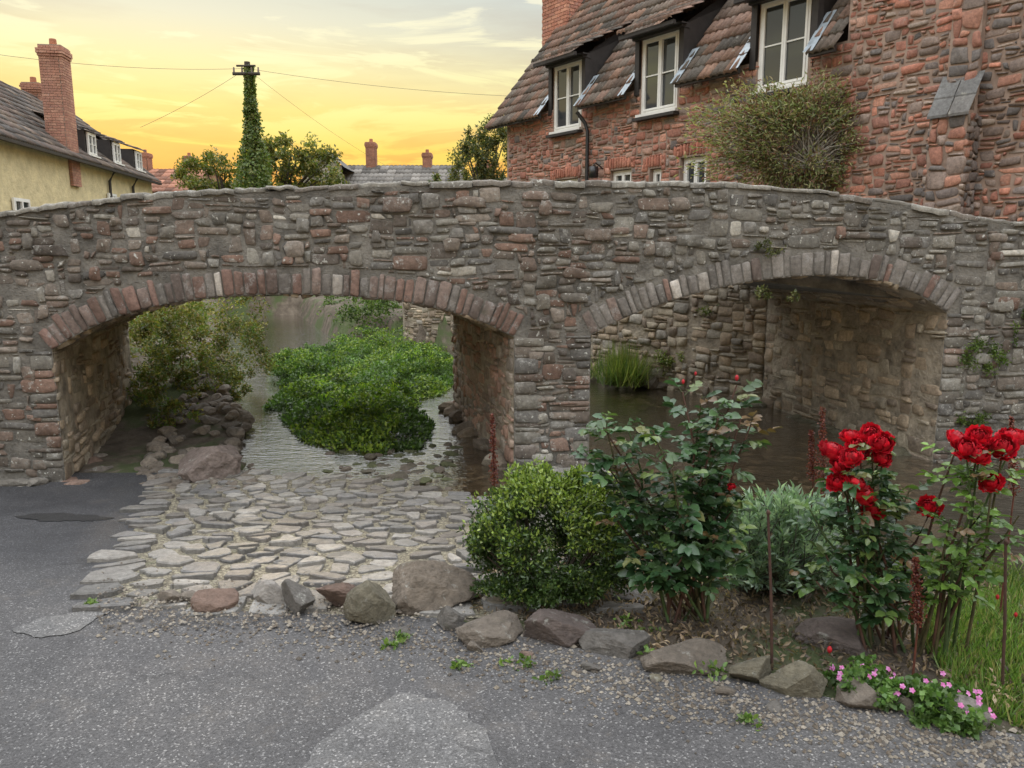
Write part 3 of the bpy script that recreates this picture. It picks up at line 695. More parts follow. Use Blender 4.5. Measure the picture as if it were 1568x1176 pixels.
# ---------- cream cottage ----------
cot=empty('cream_cottage'); CA=np.array([-12.1,16,0]); CD=np.array([-.15,.9887,0]); CO=np.array([.9887,.15,0])
def MC2(t,z,h): p=CA+CD*t+CO*h; return (p[0],p[1],z+.35)
M_CREAM=plain('cream_render',(.72,.62,.37),.9,3,.25,9,.9,bd=.05)
w=Acc(); boxM(w,MC2,-6,16,-1,4.2,-5.6,0,(.6,.5,.3)); 
w.add([MC2(16.001,4.2,0),MC2(16.001,6.55,-2.8),MC2(16.001,4.2,-5.6)],[(0,1,2)],(.6,.5,.3)); build('walls',w,M_CREAM,cot,False)
rf=Acc(); DP=[(.11,.10,.095),(.14,.11,.10),(.095,.09,.09),(.16,.13,.11)]
roof(rf,MC2,-6,16.2,-.3,4.0,math.radians(40),4.1,.26,.33,DP)
rf.add([MC2(-6,6.65,-2.85),MC2(16.2,6.65,-2.85),MC2(16.2,4,-5.9),MC2(-6,4,-5.9)],[(0,1,2,3)],(.09,.08,.07))
DT=(9.9,12.2,14.6)
for tc in DT: roof(rf,MC2,tc-.55,tc+.55,-.1,5.05,math.radians(18),1.7,.24,.33,DP)
build('roof_tiles',rf,M_TILE,cot)
dc=Acc()
for tc in DT: boxM(dc,MC2,tc-.45,tc+.45,4.1,5.05,-1.4,-.05)
boxM(dc,MC2,-6,16.2,3.9,3.98,.22,.34)
for t in (11,13.4): tube(dc,[MC2(t,3.95,.28),MC2(t,3.6,.08),MC2(t,0,.08)],.05,.05,(.02,.02,.02))
build('dormer_cheeks',dc,M_DARK,cot,False)
for tc in DT: window(MC2,tc-.35,tc+.35,4.3,5.0,cot,.02,2,1)
window(MC2,4.0,4.9,1.85,2.6,cot,.08,2,1); window(MC2,10.8,11.6,2.4,3.2,cot,.08,2,1)
chimney(cot,MC2,7.85,8.5,-.1,.55,3.2,7.2,[(.38,.2,.15),(.34,.18,.14),(.42,.24,.18)],1)
chimney(cot,MC2,12.9,13.5,2.6,3.2,5.8,7.1,[(.36,.19,.14),(.32,.17,.13)],1)

def far_house(name,x0,x1,y0,dp,ze,zrg,wallc,roofc,chs):
    e=empty(name); ac=Acc(); Mx=lambda x,z,h:(x,y0-h,z)
    boxM(ac,Mx,x0,x1,-.5,ze,-dp,0,wallc); yc=y0+dp/2
    ac.add([(x0,y0,ze),(x0,yc,zrg),(x0,y0+dp,ze)],[(0,1,2)],wallc); ac.add([(x1,y0,ze),(x1,yc,zrg),(x1,y0+dp,ze)],[(0,1,2)],wallc)
    build('walls',ac,M_RST,e,False)
    rr=Acc(); ang=math.atan2(zrg-ze+.15,dp/2+.3); roof(rr,Mx,x0-.2,x1+.2,-.3,ze-.15,ang,math.hypot(dp/2+.3,zrg-ze+.15),.5,.6,[roofc,[c*.8 for c in roofc],[c*1.2 for c in roofc]],.04)
    rr.add([(x0-.2,yc,zrg),(x1+.2,yc,zrg),(x1+.2,y0+dp+.3,ze-.15),(x0-.2,y0+dp+.3,ze-.15)],[(0,1,2,3)],roofc)
    build('roof_tiles',rr,M_TILE,e)
    for cx,zt,ww in chs: chimney(e,Mx,cx-ww/2,cx+ww/2,dp/2-.4,dp/2+.4,zrg-.8,zt,[(.34,.17,.12),(.3,.15,.11)],1)
    return e
h1=far_house('distant_house',-11.5,-3,44,6,5.1,6.6,(.3,.26,.2),(.17,.165,.16),[(-8.3,7.9,.55),(-5.0,7.3,.5)])
gb=Acc(); gx=-10.4; gb.add([(gx-1.1,43.4,4.8),(gx+1.1,43.4,4.8),(gx+1.1,43.4,6.2),(gx,43.4,7.0),(gx-1.1,43.4,6.2)],[(0,1,2,3,4)],(.35,.33,.3))
gb.add([(gx-1.3,43.2,6.1),(gx,43.2,7.15),(gx,47,7.15),(gx-1.3,47,6.1),(gx+1.3,43.2,6.1),(gx+1.3,47,6.1)],[(0,1,2,3),(1,4,5,2)],(.12,.12,.12)); build('gable_dormer',gb,M_TILE,h1,False)
far_house('distant_house',-24,-19.2,48,6,5.3,6.8,(.34,.2,.14),(.28,.14,.10),[(-23.5,7.8,.5),(-20.7,7.6,.5)])
far_house('distant_house',-2.6,2,46,6,4.5,6.1,(.3,.26,.2),(.14,.13,.125),[(-1.5,6.9,.5)])

# ---------- trees ----------
GT=[(.12,.15,.035),(.17,.17,.04),(.08,.11,.03),(.22,.19,.05)]
seg_tree('broadleaf_tree',(-13.5,37,.2),6,.18,[((-14.2,37,5.0),(1.3,1.4,1.2),3800,44,.26),((-13.0,37.5,4.2),(1.8,1.5,1.5),3200,34,.28)],.17,GT)
seg_tree('broadleaf_tree',(-11,37.5,.2),6.6,.2,[((-10.6,37.5,5.5),(1.7,1.5,1.6),6000,60,.24),((-9.0,37.2,5.2),(1.3,1.2,1.3),3400,40,.26),((-11.9,38,5.2),(1.4,1.2,1.6),3400,40,.26)],.17,GT)
seg_tree('feathery_tree',(-1.2,30,.2),6,.16,[((-1.5,30,4.6),(.95,.9,1.4),4200,52,.22),((-.6,30.2,5.2),(.9,.9,1.4),4200,46,.22),((-2.5,31,3.8),(.9,.9,.9),2200,26,.26)],.14,[(.08,.11,.04),(.12,.13,.04),(.18,.15,.045),(.06,.08,.03)],.35)
foliage('distant_hedge',[((x,40+R.uniform(-1,1),2.4),(1.6,1,1.6),900,16,.35) for x in np.arange(-22,-2,1.8)],.22,GT)
pl=empty('ivy_clad_utility_pole'); ac=Acc(); PB=atY(389,288,30); px_=PB[0]
tube(ac,[(px_,30,-.5),(px_,30,8.5)],.16,.11,(.06,.05,.04),8); boxM(ac,lambda a_,z,h:(px_+a_,30-h,z),-.5,.5,8.0,8.1,.12,.2,(.06,.05,.04))
boxM(ac,lambda a_,z,h:(px_+a_,30-h,z),-.35,.35,8.3,8.36,.12,.18,(.06,.05,.04))
for q in (-.45,-.15,.2,.45): tube(ac,[(px_+q,29.84,8.1),(px_+q,29.84,8.28)],.04,.03,(.25,.2,.17),6)
build('pole',ac,M_BARK,pl)
n=11000; z=rng.uniform(1,8.35,n); rad=np.interp(z,[1,2.5,4,5.2,6.0,7.5,8.35],[1.0,.75,.72,.55,.3,.17,.12])*(.55+.5*rng.uniform(0,1,n)); th=rng.uniform(0,6.283,n)
rad*=1+.5*np.array([mn.noise(Vector((math.cos(t)*1.3,math.sin(t)*1.3,q*1.4))) for t,q in zip(th,z)])
P=np.stack([px_+rad*np.cos(th)+.05,30+rad*np.sin(th),z],1); O=np.stack([np.cos(th),np.sin(th),.3+0*z],1)
leaves('ivy',P,rng.normal(size=(n,3))+[0,0,-.3],O+rng.normal(size=(n,3))*.4,.12*rng.uniform(.6,1.3,n),.09,pal(n,[(.10,.16,.04),(.15,.2,.05),(.08,.12,.03),(.18,.2,.06)]),M_LEAF,pl)
wi=Acc()
def wire(p,q,sag):
    p=np.array(p);q=np.array(q); tube(wi,[p+(q-p)*t-np.array([0,0,sag*4*t*(1-t)]) for t in np.linspace(0,1,16)],.006,.006,(.05,.05,.05),4)
tp=(px_,29.9,8.25)
wire(tp,atY(-150,60,24),.3); wire(tp,(px_+1.0+12,32,7.6),.25); wire(tp,atY(215,195,29),.1); wire(tp,(-7,44,6.3),.2)
build('overhead_wires',wi,M_BLACK)

# ---------- wall shrub ----------
sh=empty('wall_shrub'); c0=atY(1235,212,10.75); ac=Acc(); base=Vector((c0[0],11.0,.9))
tips=[]
for k in range(260):
    d=Vector((R.gauss(0,1),R.gauss(0,.6),R.gauss(0.2,1))).normalized(); t=Vector(c0)+Vector((d.x*1.75,d.y*.35,d.z*.78))*R.uniform(.55,1.05)
    m_=Vector(c0)+Vector((d.x*.55,d.y*.1,d.z*.35-.1)); tube(ac,[base if k%4==0 else Vector(c0)+Vector((R.uniform(-.3,.3),0,-.4)),m_,t],.011,.003,(.4,.37,.32) if k%2 else (.2,.17,.13),4); tips.append((m_,t))
build('stems',ac,M_BARK,sh)
n=17000; ii=rng.integers(0,len(tips),n); q=rng.uniform(.1,1.08,n)
A_=np.array([tuple(t[0]) for t in tips]);B_=np.array([tuple(t[1]) for t in tips]); P=A_[ii]+(B_-A_)[ii]*q[:,None]+rng.normal(size=(n,3))*.07
D=(B_-A_)[ii]+rng.normal(size=(n,3))*.5
leaves('leaves',P,D,rng.normal(size=(n,3))+[0,-1,1],.07*rng.uniform(.6,1.4,n),.02,pal(n,[(.24,.28,.12),(.32,.32,.15),(.18,.21,.09),(.36,.3,.18),(.22,.11,.08)]),M_LEAF,sh)

# ---------- river vegetation ----------
def scatter(name,poly,n,hf,size,cols,T=T_LITE,parent=None,base=None,asp=.55,up=.4,mat=None,edge_w=.35,cut=-9,hi=None):
    poly=np.array(poly); lo=poly.min(0);hi_=poly.max(0); out=[]
    while len(out)<n:
        q=rng.uniform(lo,hi_,(n*2,2)); ins=np.zeros(len(q),bool)
        for i in range(len(poly)):
            ax,ay=poly[i];bx,by=poly[(i+1)%len(poly)]
            if by!=ay: ins^=((ay>q[:,1])!=(by>q[:,1]))&(q[:,0]<(bx-ax)*(q[:,1]-ay)/(by-ay)+ax)
        out.extend(q[ins].tolist())
    q=np.array(out[:n]); edge=np.full(n,9.)
    for i in range(len(poly)):
        a_=poly[i];b_=poly[(i+1)%len(poly)]; e_=b_-a_; t=np.clip(((q-a_)@e_)/(e_@e_),0,1); edge=np.minimum(edge,np.linalg.norm(q-a_-t[:,None]*e_,axis=1))
    nz=np.array([mn.noise(Vector((x*1.2,y*1.0,0)))*1.1+mn.noise(Vector((x*3.6,y*3.0,4)))*.7 for x,y in q])
    H=hf*np.maximum(.45+1.1*nz,.08)*np.clip(edge/edge_w,0.1,1)
    keep=(edge+.3*nz>.02)&(nz>cut) if edge_w>.3 else np.ones(n,bool)
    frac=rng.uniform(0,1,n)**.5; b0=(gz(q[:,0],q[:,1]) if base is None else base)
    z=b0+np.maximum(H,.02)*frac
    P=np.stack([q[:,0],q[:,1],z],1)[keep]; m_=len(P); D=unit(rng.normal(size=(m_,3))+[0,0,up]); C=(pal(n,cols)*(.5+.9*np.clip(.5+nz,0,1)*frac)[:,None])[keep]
    if hi is not None:
        k2=np.array([mn.noise(Vector((x*.8,y*.7,20))) for x,y in q])[keep]
        C=np.where((k2>.02)[:,None]&(rng.uniform(0,1,(m_,1))<.6),pal(m_,hi),C)
    L=size*rng.uniform(.5,1.4,m_)
    return leaves(name,P,D,rng.normal(size=(m_,3))*.5+[0,-.3,1],L,L*asp,C,mat or M_LEAF,parent,T)
GC=[(.09,.17,.03),(.13,.22,.035),(.06,.12,.025),(.10,.16,.06),(.08,.14,.04)]
GY=[(.22,.32,.04),(.18,.27,.04),(.27,.34,.06)]
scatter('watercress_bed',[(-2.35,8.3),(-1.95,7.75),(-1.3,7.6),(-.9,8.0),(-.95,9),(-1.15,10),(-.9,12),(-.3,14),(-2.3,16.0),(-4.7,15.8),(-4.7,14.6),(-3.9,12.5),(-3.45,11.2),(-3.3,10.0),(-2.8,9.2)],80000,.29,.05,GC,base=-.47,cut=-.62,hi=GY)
foliage('watercress_clump',[((-1.75,8.6,-.3),(.45,.4,.14),3200,30,.3),((-2.6,10.6,-.3),(.55,.5,.17),2800,30,.3),((-1.7,10.2,-.3),(.4,.5,.18),2400,26,.3),((-3.4,12.6,-.2),(.6,.6,.2),2400,26,.3),((-1.5,12.5,-.15),(.4,.7,.25),2200,26,.3),((-2.6,14.5,-.1),(.9,.6,.26),2600,26,.3)],.052,GY+GC)
bush_cols=[(.12,.155,.04),(.19,.19,.05),(.09,.12,.03),(.25,.22,.07),(.19,.14,.05)]
def bushes(name,bl,size,cols_,asp=.5): return foliage(name,bl,size,cols_,asp=asp)
bushes('riverside_bush',[((-5.3,10.9,.35),(.75,.6,.95),5200,45,.26),((-4.7,12.2,.5),(.7,.8,.8),3600,36,.28),((-4.55,10.6,-.1),(.5,.5,.5),3000,26,.28),((-6.2,12,.9),(.8,.8,1.1),3600,36,.28)],.065,bush_cols,.42)
bushes('riverside_bush',[((-4.35,10.0,.15),(.5,.4,.66),4600,44,.26),((-3.85,9.9,-.15),(.35,.4,.36),2600,30,.28),((-4.3,9.3,-.15),(.45,.35,.38),2800,30,.28),((-3.95,11.2,.1),(.4,.4,.5),2400,26,.28),((-3.85,8.7,-.3),(.3,.35,.22),1800,24,.3)],.05,bush_cols+[(.10,.17,.035)],.42)
bushes('riverside_bush',[((-7.9,15.5,.8),(1.2,.9,1.3),3600,36,.28),((-6.4,14.5,.2),(.7,.8,.6),2600,26,.28),((-7.9,18.5,.0),(.7,1.4,.55),2600,26,.28)],.08,[(.10,.15,.03),(.19,.2,.05),(.24,.21,.05)])
bushes('riverside_bush',[((-2.6,17.8,.4),(1.3,.8,1.0),4600,44,.28),((-3.7,19.4,.3),(.8,1,.8),2600,30,.28),((-1.0,17.3,.7),(1.1,.9,1.1),3500,40,.28),((-4.7,22,.3),(.9,1,.8),2400,30,.28)],.085,[(.09,.15,.03),(.14,.2,.05),(.06,.10,.03)])
bushes('background_bush',[((x,26.4+R.uniform(-.4,.6),R.uniform(.3,.8)),(1.2,.8,R.uniform(1.1,1.6)),1500,22,.3) for x in np.arange(-13,-1,1.2)],.24,[(.07,.12,.025),(.12,.17,.035),(.05,.08,.02)],.6)
bushes('riverside_bush',[((-.5,14.6,.2),(.5,.7,.5),2200,25,.3),((.2,13.6,.0),(.5,.5,.4),1600,25,.3)],.07,[(.19,.2,.05),(.11,.15,.03),(.09,.13,.03)])
def tuft(name,c,n,h,spread,cols_,w=.012,lean=.6,parent=None):
    th=rng.uniform(0,6.283,n); l=rng.uniform(0,lean,n); D=np.stack([np.cos(th)*l,np.sin(th)*l,np.ones(n)],1)
    P=np.array(c)+np.stack([rng.normal(size=n)*spread,rng.normal(size=n)*spread,np.zeros(n)],1)
    L=h*rng.uniform(.5,1.2,n); ho=np.stack([np.cos(th),np.sin(th),np.zeros(n)],1)
    return leaves(name,P,D,-ho*3.5+rng.normal(size=(n,3))*.1,L,w,pal(n,cols_),M_LEAF,parent,T_BLADE)
for px,py,Y,h,nn_ in ((955,588,11.6,.62,900),(1035,565,12,.5,260),(1100,560,11.6,.35,260),(905,575,12.4,.4,200)): tuft('grass_tuft',atY(px,py,Y),nn_,h,.14,[(.17,.22,.05),(.24,.25,.09),(.11,.17,.05)],.014,2.0)
bushes('bank_foliage',[(atY(1045,540,11.6),(.4,.3,.45),2600,24,.3),(atY(1120,480,11.1),(.5,.25,.32),1500,20,.3),(atY(1000,500,12.3),(.65,.3,.38),2200,24,.3),(atY(925,495,13.2),(.5,.3,.5),1800,20,.3)],.046,[(.11,.16,.04),(.18,.2,.06),(.22,.22,.11)])
def wb(px,py,r,n,nc): return (tuple(np.array(MB(face(px,py)[0],face(px,py)[1],.04))),r,n,nc,.4)
bushes('bridge_wall_weeds',[wb(1175,380,(.13,.05,.08),260,8),wb(1165,450,(.08,.05,.06),160,8),wb(1212,455,(.06,.05,.05),100,8)],.03,[(.14,.14,.05),(.09,.11,.04)])
bushes('bridge_wall_weeds',[wb(1500,545,(.22,.08,.17),1100,22),wb(1485,635,(.14,.07,.15),500,12),wb(1560,500,(.12,.07,.2),400,12)],.032,[(.09,.15,.03),(.14,.19,.05)])

# ---------- boulders ----------
bo=Acc(); p=atZ(312,735,-.45); rock(bo,(p[0],p[1]+.1,-.37),(.37,.27,.24),3,(.17,.14,.13),.1,5,12); build('river_boulder',bo,M_ROCK,None,False)
bo=Acc(); rock(bo,(-3.35,8.85,-.42),(.27,.24,.18),5,(.17,.145,.115),.4,5,12); build('river_boulder',bo,M_ROCK,None,False)
bo=Acc()
for k in range(110):
    px,py=R.uniform(500,700),R.uniform(680,755); p=atZ(px,py,-.48); s=R.uniform(.02,.075); rock(bo,(p[0],p[1],-.475),(s*1.4,s,s*.55),k+200,R.choice([(.1,.09,.07),(.14,.12,.1),(.09,.10,.05)]),R.uniform(0,3),2)
for k in range(60):
    px,py=R.uniform(215,390),R.uniform(712,748); p=atZ(px,py,-.42); s=R.uniform(.03,.08); rock(bo,(p[0],p[1],-.42),(s*1.3,s,s*.5),k+300,R.choice([(.16,.14,.12),(.14,.12,.1)]),R.uniform(0,3),2)
for k in range(30):
    px,py=R.uniform(910,1150),R.uniform(575,602); p=atZ(px,py,-.5); s=R.uniform(.1,.24); rock(bo,(p[0],p[1]+.2,-.45),(s*1.3,s,s*.8),k+400,R.choice([(.14,.125,.105),(.17,.155,.13)]),R.uniform(0,3),3)
for k in range(170):
    y=R.uniform(7.0,13.5); x=float(np.interp(y,[7.0,8.8,11,15],[-2.8,-3.25,-4.2,-5.7]))+R.uniform(-.75,.12); s=R.uniform(.03,.11); rock(bo,(x,y,float(gz(x,y))+.01),(s*1.2,s,s*.7),k+500,R.choice([(.2,.175,.15),(.16,.145,.13),(.24,.21,.18)]),R.uniform(0,3),2)
for k in range(26):
    px,py=R.uniform(1180,1560),R.uniform(690,900); p=atZ(px,py,-.48); s=R.uniform(.02,.07); rock(bo,(p[0],p[1],-.485),(s*1.4,s,s*.5),k+700,R.choice([(.1,.085,.06),(.12,.1,.08)]),R.uniform(0,3),2)
build('river_stones',bo,M_ROCK,None,False)
ed=[(250,922,34,14,1),(285,918,30,12,1),(325,935,52,34,2),(405,925,60,26,5),(453,935,55,44,0),(518,925,66,32,2),(572,950,70,56,3),(655,928,108,64,4),(690,962,50,36,0),(752,985,82,36,1),(858,990,94,46,6),(950,1010,90,40,0),(1060,1035,108,34,1),(1158,1045,70,34,3),(1235,1072,90,46,3),(1312,1085,60,42,1),(1372,1090,60,30,1),(1480,1118,65,40,5),(1300,1000,110,30,6),(615,975,24,14,0),(725,1000,26,14,1),(805,1010,22,12,2),(905,1030,26,14,0),(1005,1045,24,14,3),(1110,1065,26,14,1),(1190,1090,24,12,0)]
ecol=[(.14,.135,.13),(.165,.145,.125),(.17,.12,.10),(.155,.145,.11),(.17,.145,.12),(.26,.25,.24),(.11,.09,.085)]
bo=Acc()
for k,(px,py,w_,h_,ci) in enumerate(ed):
    p=atZ(px,py,0); dpt=p[1]*cp+1.6*sp; w2=w_/FP*dpt/2; h2=h_/FP*dpt*.6
    rock(bo,(p[0],p[1]+w2*.55,h2*.45),(w2*1.2,w2*.85,h2*1.15),k+7,[x*.88 for x in ecol[ci]],R.uniform(-.4,.4),5 if w_>40 else 3,10)
build('edging_stones',bo,M_ROCK,None,False)
bo=Acc()
def peb(x,y,z,s,c):
    vs=[(x+s*R.uniform(.7,1.2),y,z),(x,y+s,z),(x-s*R.uniform(.7,1.2),y,z),(x,y-s,z),(x+R.uniform(-.3,.3)*s,y,z+s*.8),(x,y,z-s*.5)]
    bo.add(vs,[(0,1,4),(1,2,4),(2,3,4),(3,0,4),(1,0,5),(2,1,5),(3,2,5),(0,3,5)],c)
for k in range(4200):
    t=R.random(); px=lerp(150,1568,t); py=np.interp(px,[150,400,700,950,1250,1568],[925,935,975,1035,1095,1150])+R.gauss(10,24)
    p=atZ(px,py,0); 
    if p[1]<2: continue
    peb(p[0],p[1],.008,R.uniform(.003,.01)*(1.5 if R.random()<.08 else 1),R.choice([(.2,.18,.15),(.12,.1,.08),(.26,.24,.21),(.09,.08,.07)]))
build('gravel_scatter',bo,M_COB,None,False)
scatter('bark_mulch',[(-.2,3.3),(.2,3.02),(.75,2.8),(1.3,2.58),(1.7,2.42),(2.6,2.3),(3.2,3.2),(2.4,3.75),(1.4,4.2),(.5,4.7),(-.1,4.2)],12000,.03,.033,[(.3,.21,.14),(.18,.13,.09),(.42,.32,.23),(.11,.08,.06)],base=None,asp=.35,up=0,edge_w=.1)
# ---------- box bush ----------
bx=empty('box_bush'); c=atY(836,838,3.45); ac=Acc(); RB=np.array([.365,.32,.37])
for k in range(26):
    th=R.uniform(0,6.28); t=Vector(c)+Vector((math.cos(th)*.3,math.sin(th)*.25,R.uniform(-.1,.25))); tube(ac,[(c[0]+R.uniform(-.06,.06),3.45,0),Vector(c)+Vector((math.cos(th)*.1,math.sin(th)*.1,-.2)),t],.01,.003,(.06,.045,.03),5)
build('stems',ac,M_BARK,bx)
P,O,S=cloud(c,RB,25000,150,.17,.6)
P2,O2,S2=cloud(c+np.array([.08,.02,.02]),RB*.98,9000,70,.2,.5); P=np.concatenate([P,P2]);O=np.concatenate([O,O2]);S=np.concatenate([S,S2])
lump=np.array([mn.noise(Vector(tuple((p_-c)*6))) for p_ in P])[:,None]; P=c+(P-c)*(1+.1*lump)
P[:,2]=np.maximum(P[:,2],.06+.03*rng.uniform(0,1,len(P)))
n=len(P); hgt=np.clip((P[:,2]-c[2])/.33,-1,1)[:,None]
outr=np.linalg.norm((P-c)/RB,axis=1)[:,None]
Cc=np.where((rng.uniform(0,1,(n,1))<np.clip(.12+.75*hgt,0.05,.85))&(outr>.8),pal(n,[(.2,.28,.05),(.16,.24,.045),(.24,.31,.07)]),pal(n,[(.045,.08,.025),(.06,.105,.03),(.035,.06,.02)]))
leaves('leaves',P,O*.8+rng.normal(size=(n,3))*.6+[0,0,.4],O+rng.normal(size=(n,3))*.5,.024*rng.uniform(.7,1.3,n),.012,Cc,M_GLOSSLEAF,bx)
# ---------- roses ----------
def rose(acc,c,r,seed,col=(.54,.008,.025)):
    rr=random.Random(seed); c=Vector(c); ax=Vector((rr.gauss(0,.35),-.6+rr.gauss(0,.3),.7)).normalized(); a_=ax.orthogonal().normalized(); b_=ax.cross(a_)
    for ly,(Rl,tt,np_,cu_,lf) in enumerate(((.15,.0,3,0,.55),(.25,.1,3,.05,.48),(.36,.2,4,.08,.4),(.47,.32,4,.12,.32),(.58,.45,5,.16,.24),(.69,.6,5,.2,.16),(.8,.8,6,.25,.08),(.9,1.05,6,.3,.02),(.98,1.35,6,.3,-.04),(1.0,1.65,6,.25,-.1))):
        ph0=rr.uniform(0,6.28)
        for k in range(np_):
            ph=ph0+2*math.pi*k/np_+rr.uniform(-.25,.25); vs=[]; nu,nv=7,6; rf_=rr.uniform(.88,1.1); tk=tt+rr.uniform(-.12,.12); ru=rr.uniform(0,6)
            for j in range(nv):
                v=j/(nv-1); th=lerp(2.5,tk,v)
                for i in range(nu):
                    u=(i/(nu-1)-.5)*2; ang=ph+u*(3.1/np_)*(.45+.55*math.sin(min(1,v+.15)*math.pi*.62))
                    th2=th+.2*u*u*v
                    rad=Rl*r*rf_*(1+cu_*v**4+.06*u*(1 if k%2 else -1)+.09*v*v*math.sin(u*6+ru))
                    vs.append(c+(a_*math.cos(ang)+b_*math.sin(ang))*rad*math.sin(th2)+ax*(rad*math.cos(th2)*.8+lf*r*v))
            fs=[(j*nu+i,j*nu+i+1,(j+1)*nu+i+1,(j+1)*nu+i) for j in range(nv-1) for i in range(nu-1)]
            s=rr.uniform(.5,1.25)*(.8+.04*ly); acc.add(vs,fs,[x*s for x in col])
def rose_bush(name,base,tips,grp,lsize,cols_,newcols,flowers,buds=(),thick=.007):
    e=empty(name); ac=Acc(); Pl=[];Dl=[];Nl=[];Sl=[];Cl=[]; base=Vector(base)
    for t in tips:
        t=Vector(t); b_=base+Vector((R.uniform(-.1,.1),R.uniform(-.08,.08),0)); m1=b_.lerp(t,.4)+Vector((R.uniform(-.04,.04),R.uniform(-.04,.04),.06))
        m2=b_.lerp(t,.75)+Vector((R.uniform(-.03,.03),R.uniform(-.03,.03),.02)); pts=[b_,m1,m2,t]
        tube(ac,pts,thick,thick*.45,R.choice([(.06,.10,.03),(.09,.08,.035),(.10,.05,.035)]),6)
        for g in range(grp):
            q=R.uniform(.2,1.0)**.8; k=min(int(q*3),2); p=pts[k].lerp(pts[k+1],q*3-k)
            th=R.uniform(0,6.283); d=Vector((math.cos(th),math.sin(th),R.uniform(-.2,.7))).normalized(); ln=R.uniform(.05,.12); sd=d.cross(Vector((0,0,1))).normalized()
            tube(ac,[p,p+d*ln],.0018,.001,(.06,.09,.03),3)
            col=np.array(R.choice(newcols if (q>.85 and R.random()<.4) else cols_))*R.uniform(.7,1.25)
            upn=Vector((R.gauss(0,.45),R.gauss(0,.45)-.15,1))
            for a_,s_ in ((.45,1),(.45,-1),(.8,1),(.8,-1),(1,0)):
                o_=p+d*ln*a_; dd=(d+sd*s_*1.1) if s_ else d; dd=dd+Vector((0,0,R.uniform(-.6,.1)))
                Pl.append(tuple(o_));Dl.append(tuple(dd));Nl.append(tuple(upn+Vector((R.gauss(0,.3),R.gauss(0,.3),0))));Sl.append(lsize*R.uniform(.65,1.25));Cl.append(col)
    build('stems',ac,M_BARK,e)
    leaves('leaves',np.array(Pl),np.array(Dl),np.array(Nl),np.array(Sl),np.array(Sl)*.66,np.array(Cl),M_GLOSSLEAF,e,T_FULL)
    fl=Acc()
    for i,(c,r) in enumerate(flowers): rose(fl,c,r,i+len(name))
    for c,r in buds:
        for k in range(5):
            th=k*1.256; c_=Vector(c); vs=[]
            for v in (0,.35,.7,1):
                rad=r*math.sin(math.pi*(v*.8+.1))*.55
                for du in (-.7,0,.7): vs.append(c_+Vector((math.cos(th+du)*rad,math.sin(th+du)*rad,v*r*1.6)))
            fl.add(vs,[(j*3+i,j*3+i+1,(j+1)*3+i+1,(j+1)*3+i) for j in range(3) for i in range(2)],(.45,.015,.03))
    build('blooms',fl,M_PETAL,e)
    return e
LG=[(.035,.08,.032),(.05,.10,.042),(.065,.12,.048),(.04,.09,.04)]
NG=[(.12,.17,.05),(.16,.10,.05),(.10,.16,.045),(.14,.15,.06)]
b1=np.array([.78,3.2,0])
tp=[(915,640,3.2),(895,690,3.1),(935,720,3.25),(960,650,3.3),(1000,660,3.1),(1045,600,3.2),(1075,605,3.3),(1100,640,3.15),(1128,590,3.25),(1150,650,3.2),(1090,700,3.1),(1030,720,3.0),(985,770,3.05),(1140,760,3.1),(1100,820,3.0),(960,850,3.1),(1050,830,2.95),(1150,850,3.1),(1000,880,3.0),(940,790,3.15),(1120,720,3.25),(1060,760,3.1),(930,660,3.15),(1135,640,3.2)]
rose_bush('rose_bush',b1,[atY(*t) for t in tp],20,.05,LG,NG,[(atY(1120,745,3.05),.014)],[(atY(1046,588,3.2),.013),(atY(1128,583,3.25),.016),(atY(1065,575,3.25),.011)])
b2=np.array([1.5,2.95,0])
fl=[(1288,712,2.9),(1316,684,2.95),(1350,678,2.9),(1282,738,2.88),(1302,668,3.0),(1322,757,2.85),(1336,778,2.88),(1304,700,2.85),(1423,775,2.85),(1275,690,2.95),(1334,664,3.0),(1350,700,2.92),(1310,740,2.84)]
rose_bush('rose_bush',b2,[atY(a_,b_+12,c_) for a_,b_,c_ in fl]+[atY(*t) for t in [(1240,780,2.9),(1380,760,2.95),(1395,745,3),(1265,850,2.9),(1360,830,2.85),(1420,860,2.9),(1320,880,2.8),(1290,900,2.85),(1400,920,2.8),(1350,930,2.8),(1250,890,2.95)]],10,.045,LG+[(.09,.16,.04)],NG,[(atY(*f),R.uniform(.032,.044)) for f in fl])
fl=[(1480,686,2.7),(1500,668,2.75),(1535,684,2.7),(1518,738,2.68),(1550,670,2.75),(1465,672,2.75),(1498,696,2.68)]
rose_bush('rose_bush',np.array([1.72,2.85,0]),[atY(a_,b_+12,c_) for a_,b_,c_ in fl]+[atY(*t) for t in [(1455,800,2.75),(1500,790,2.7),(1480,850,2.7),(1530,830,2.7),(1440,880,2.75),(1560,790,2.7)]],9,.04,[(.11,.2,.04),(.08,.15,.04),(.13,.23,.045)],NG,[(atY(*f),R.uniform(.031,.042)) for f in fl],[(atY(1527,918,2.8),.013),(atY(1555,945,2.8),.013),(atY(1270,1000,2.7),.018)])
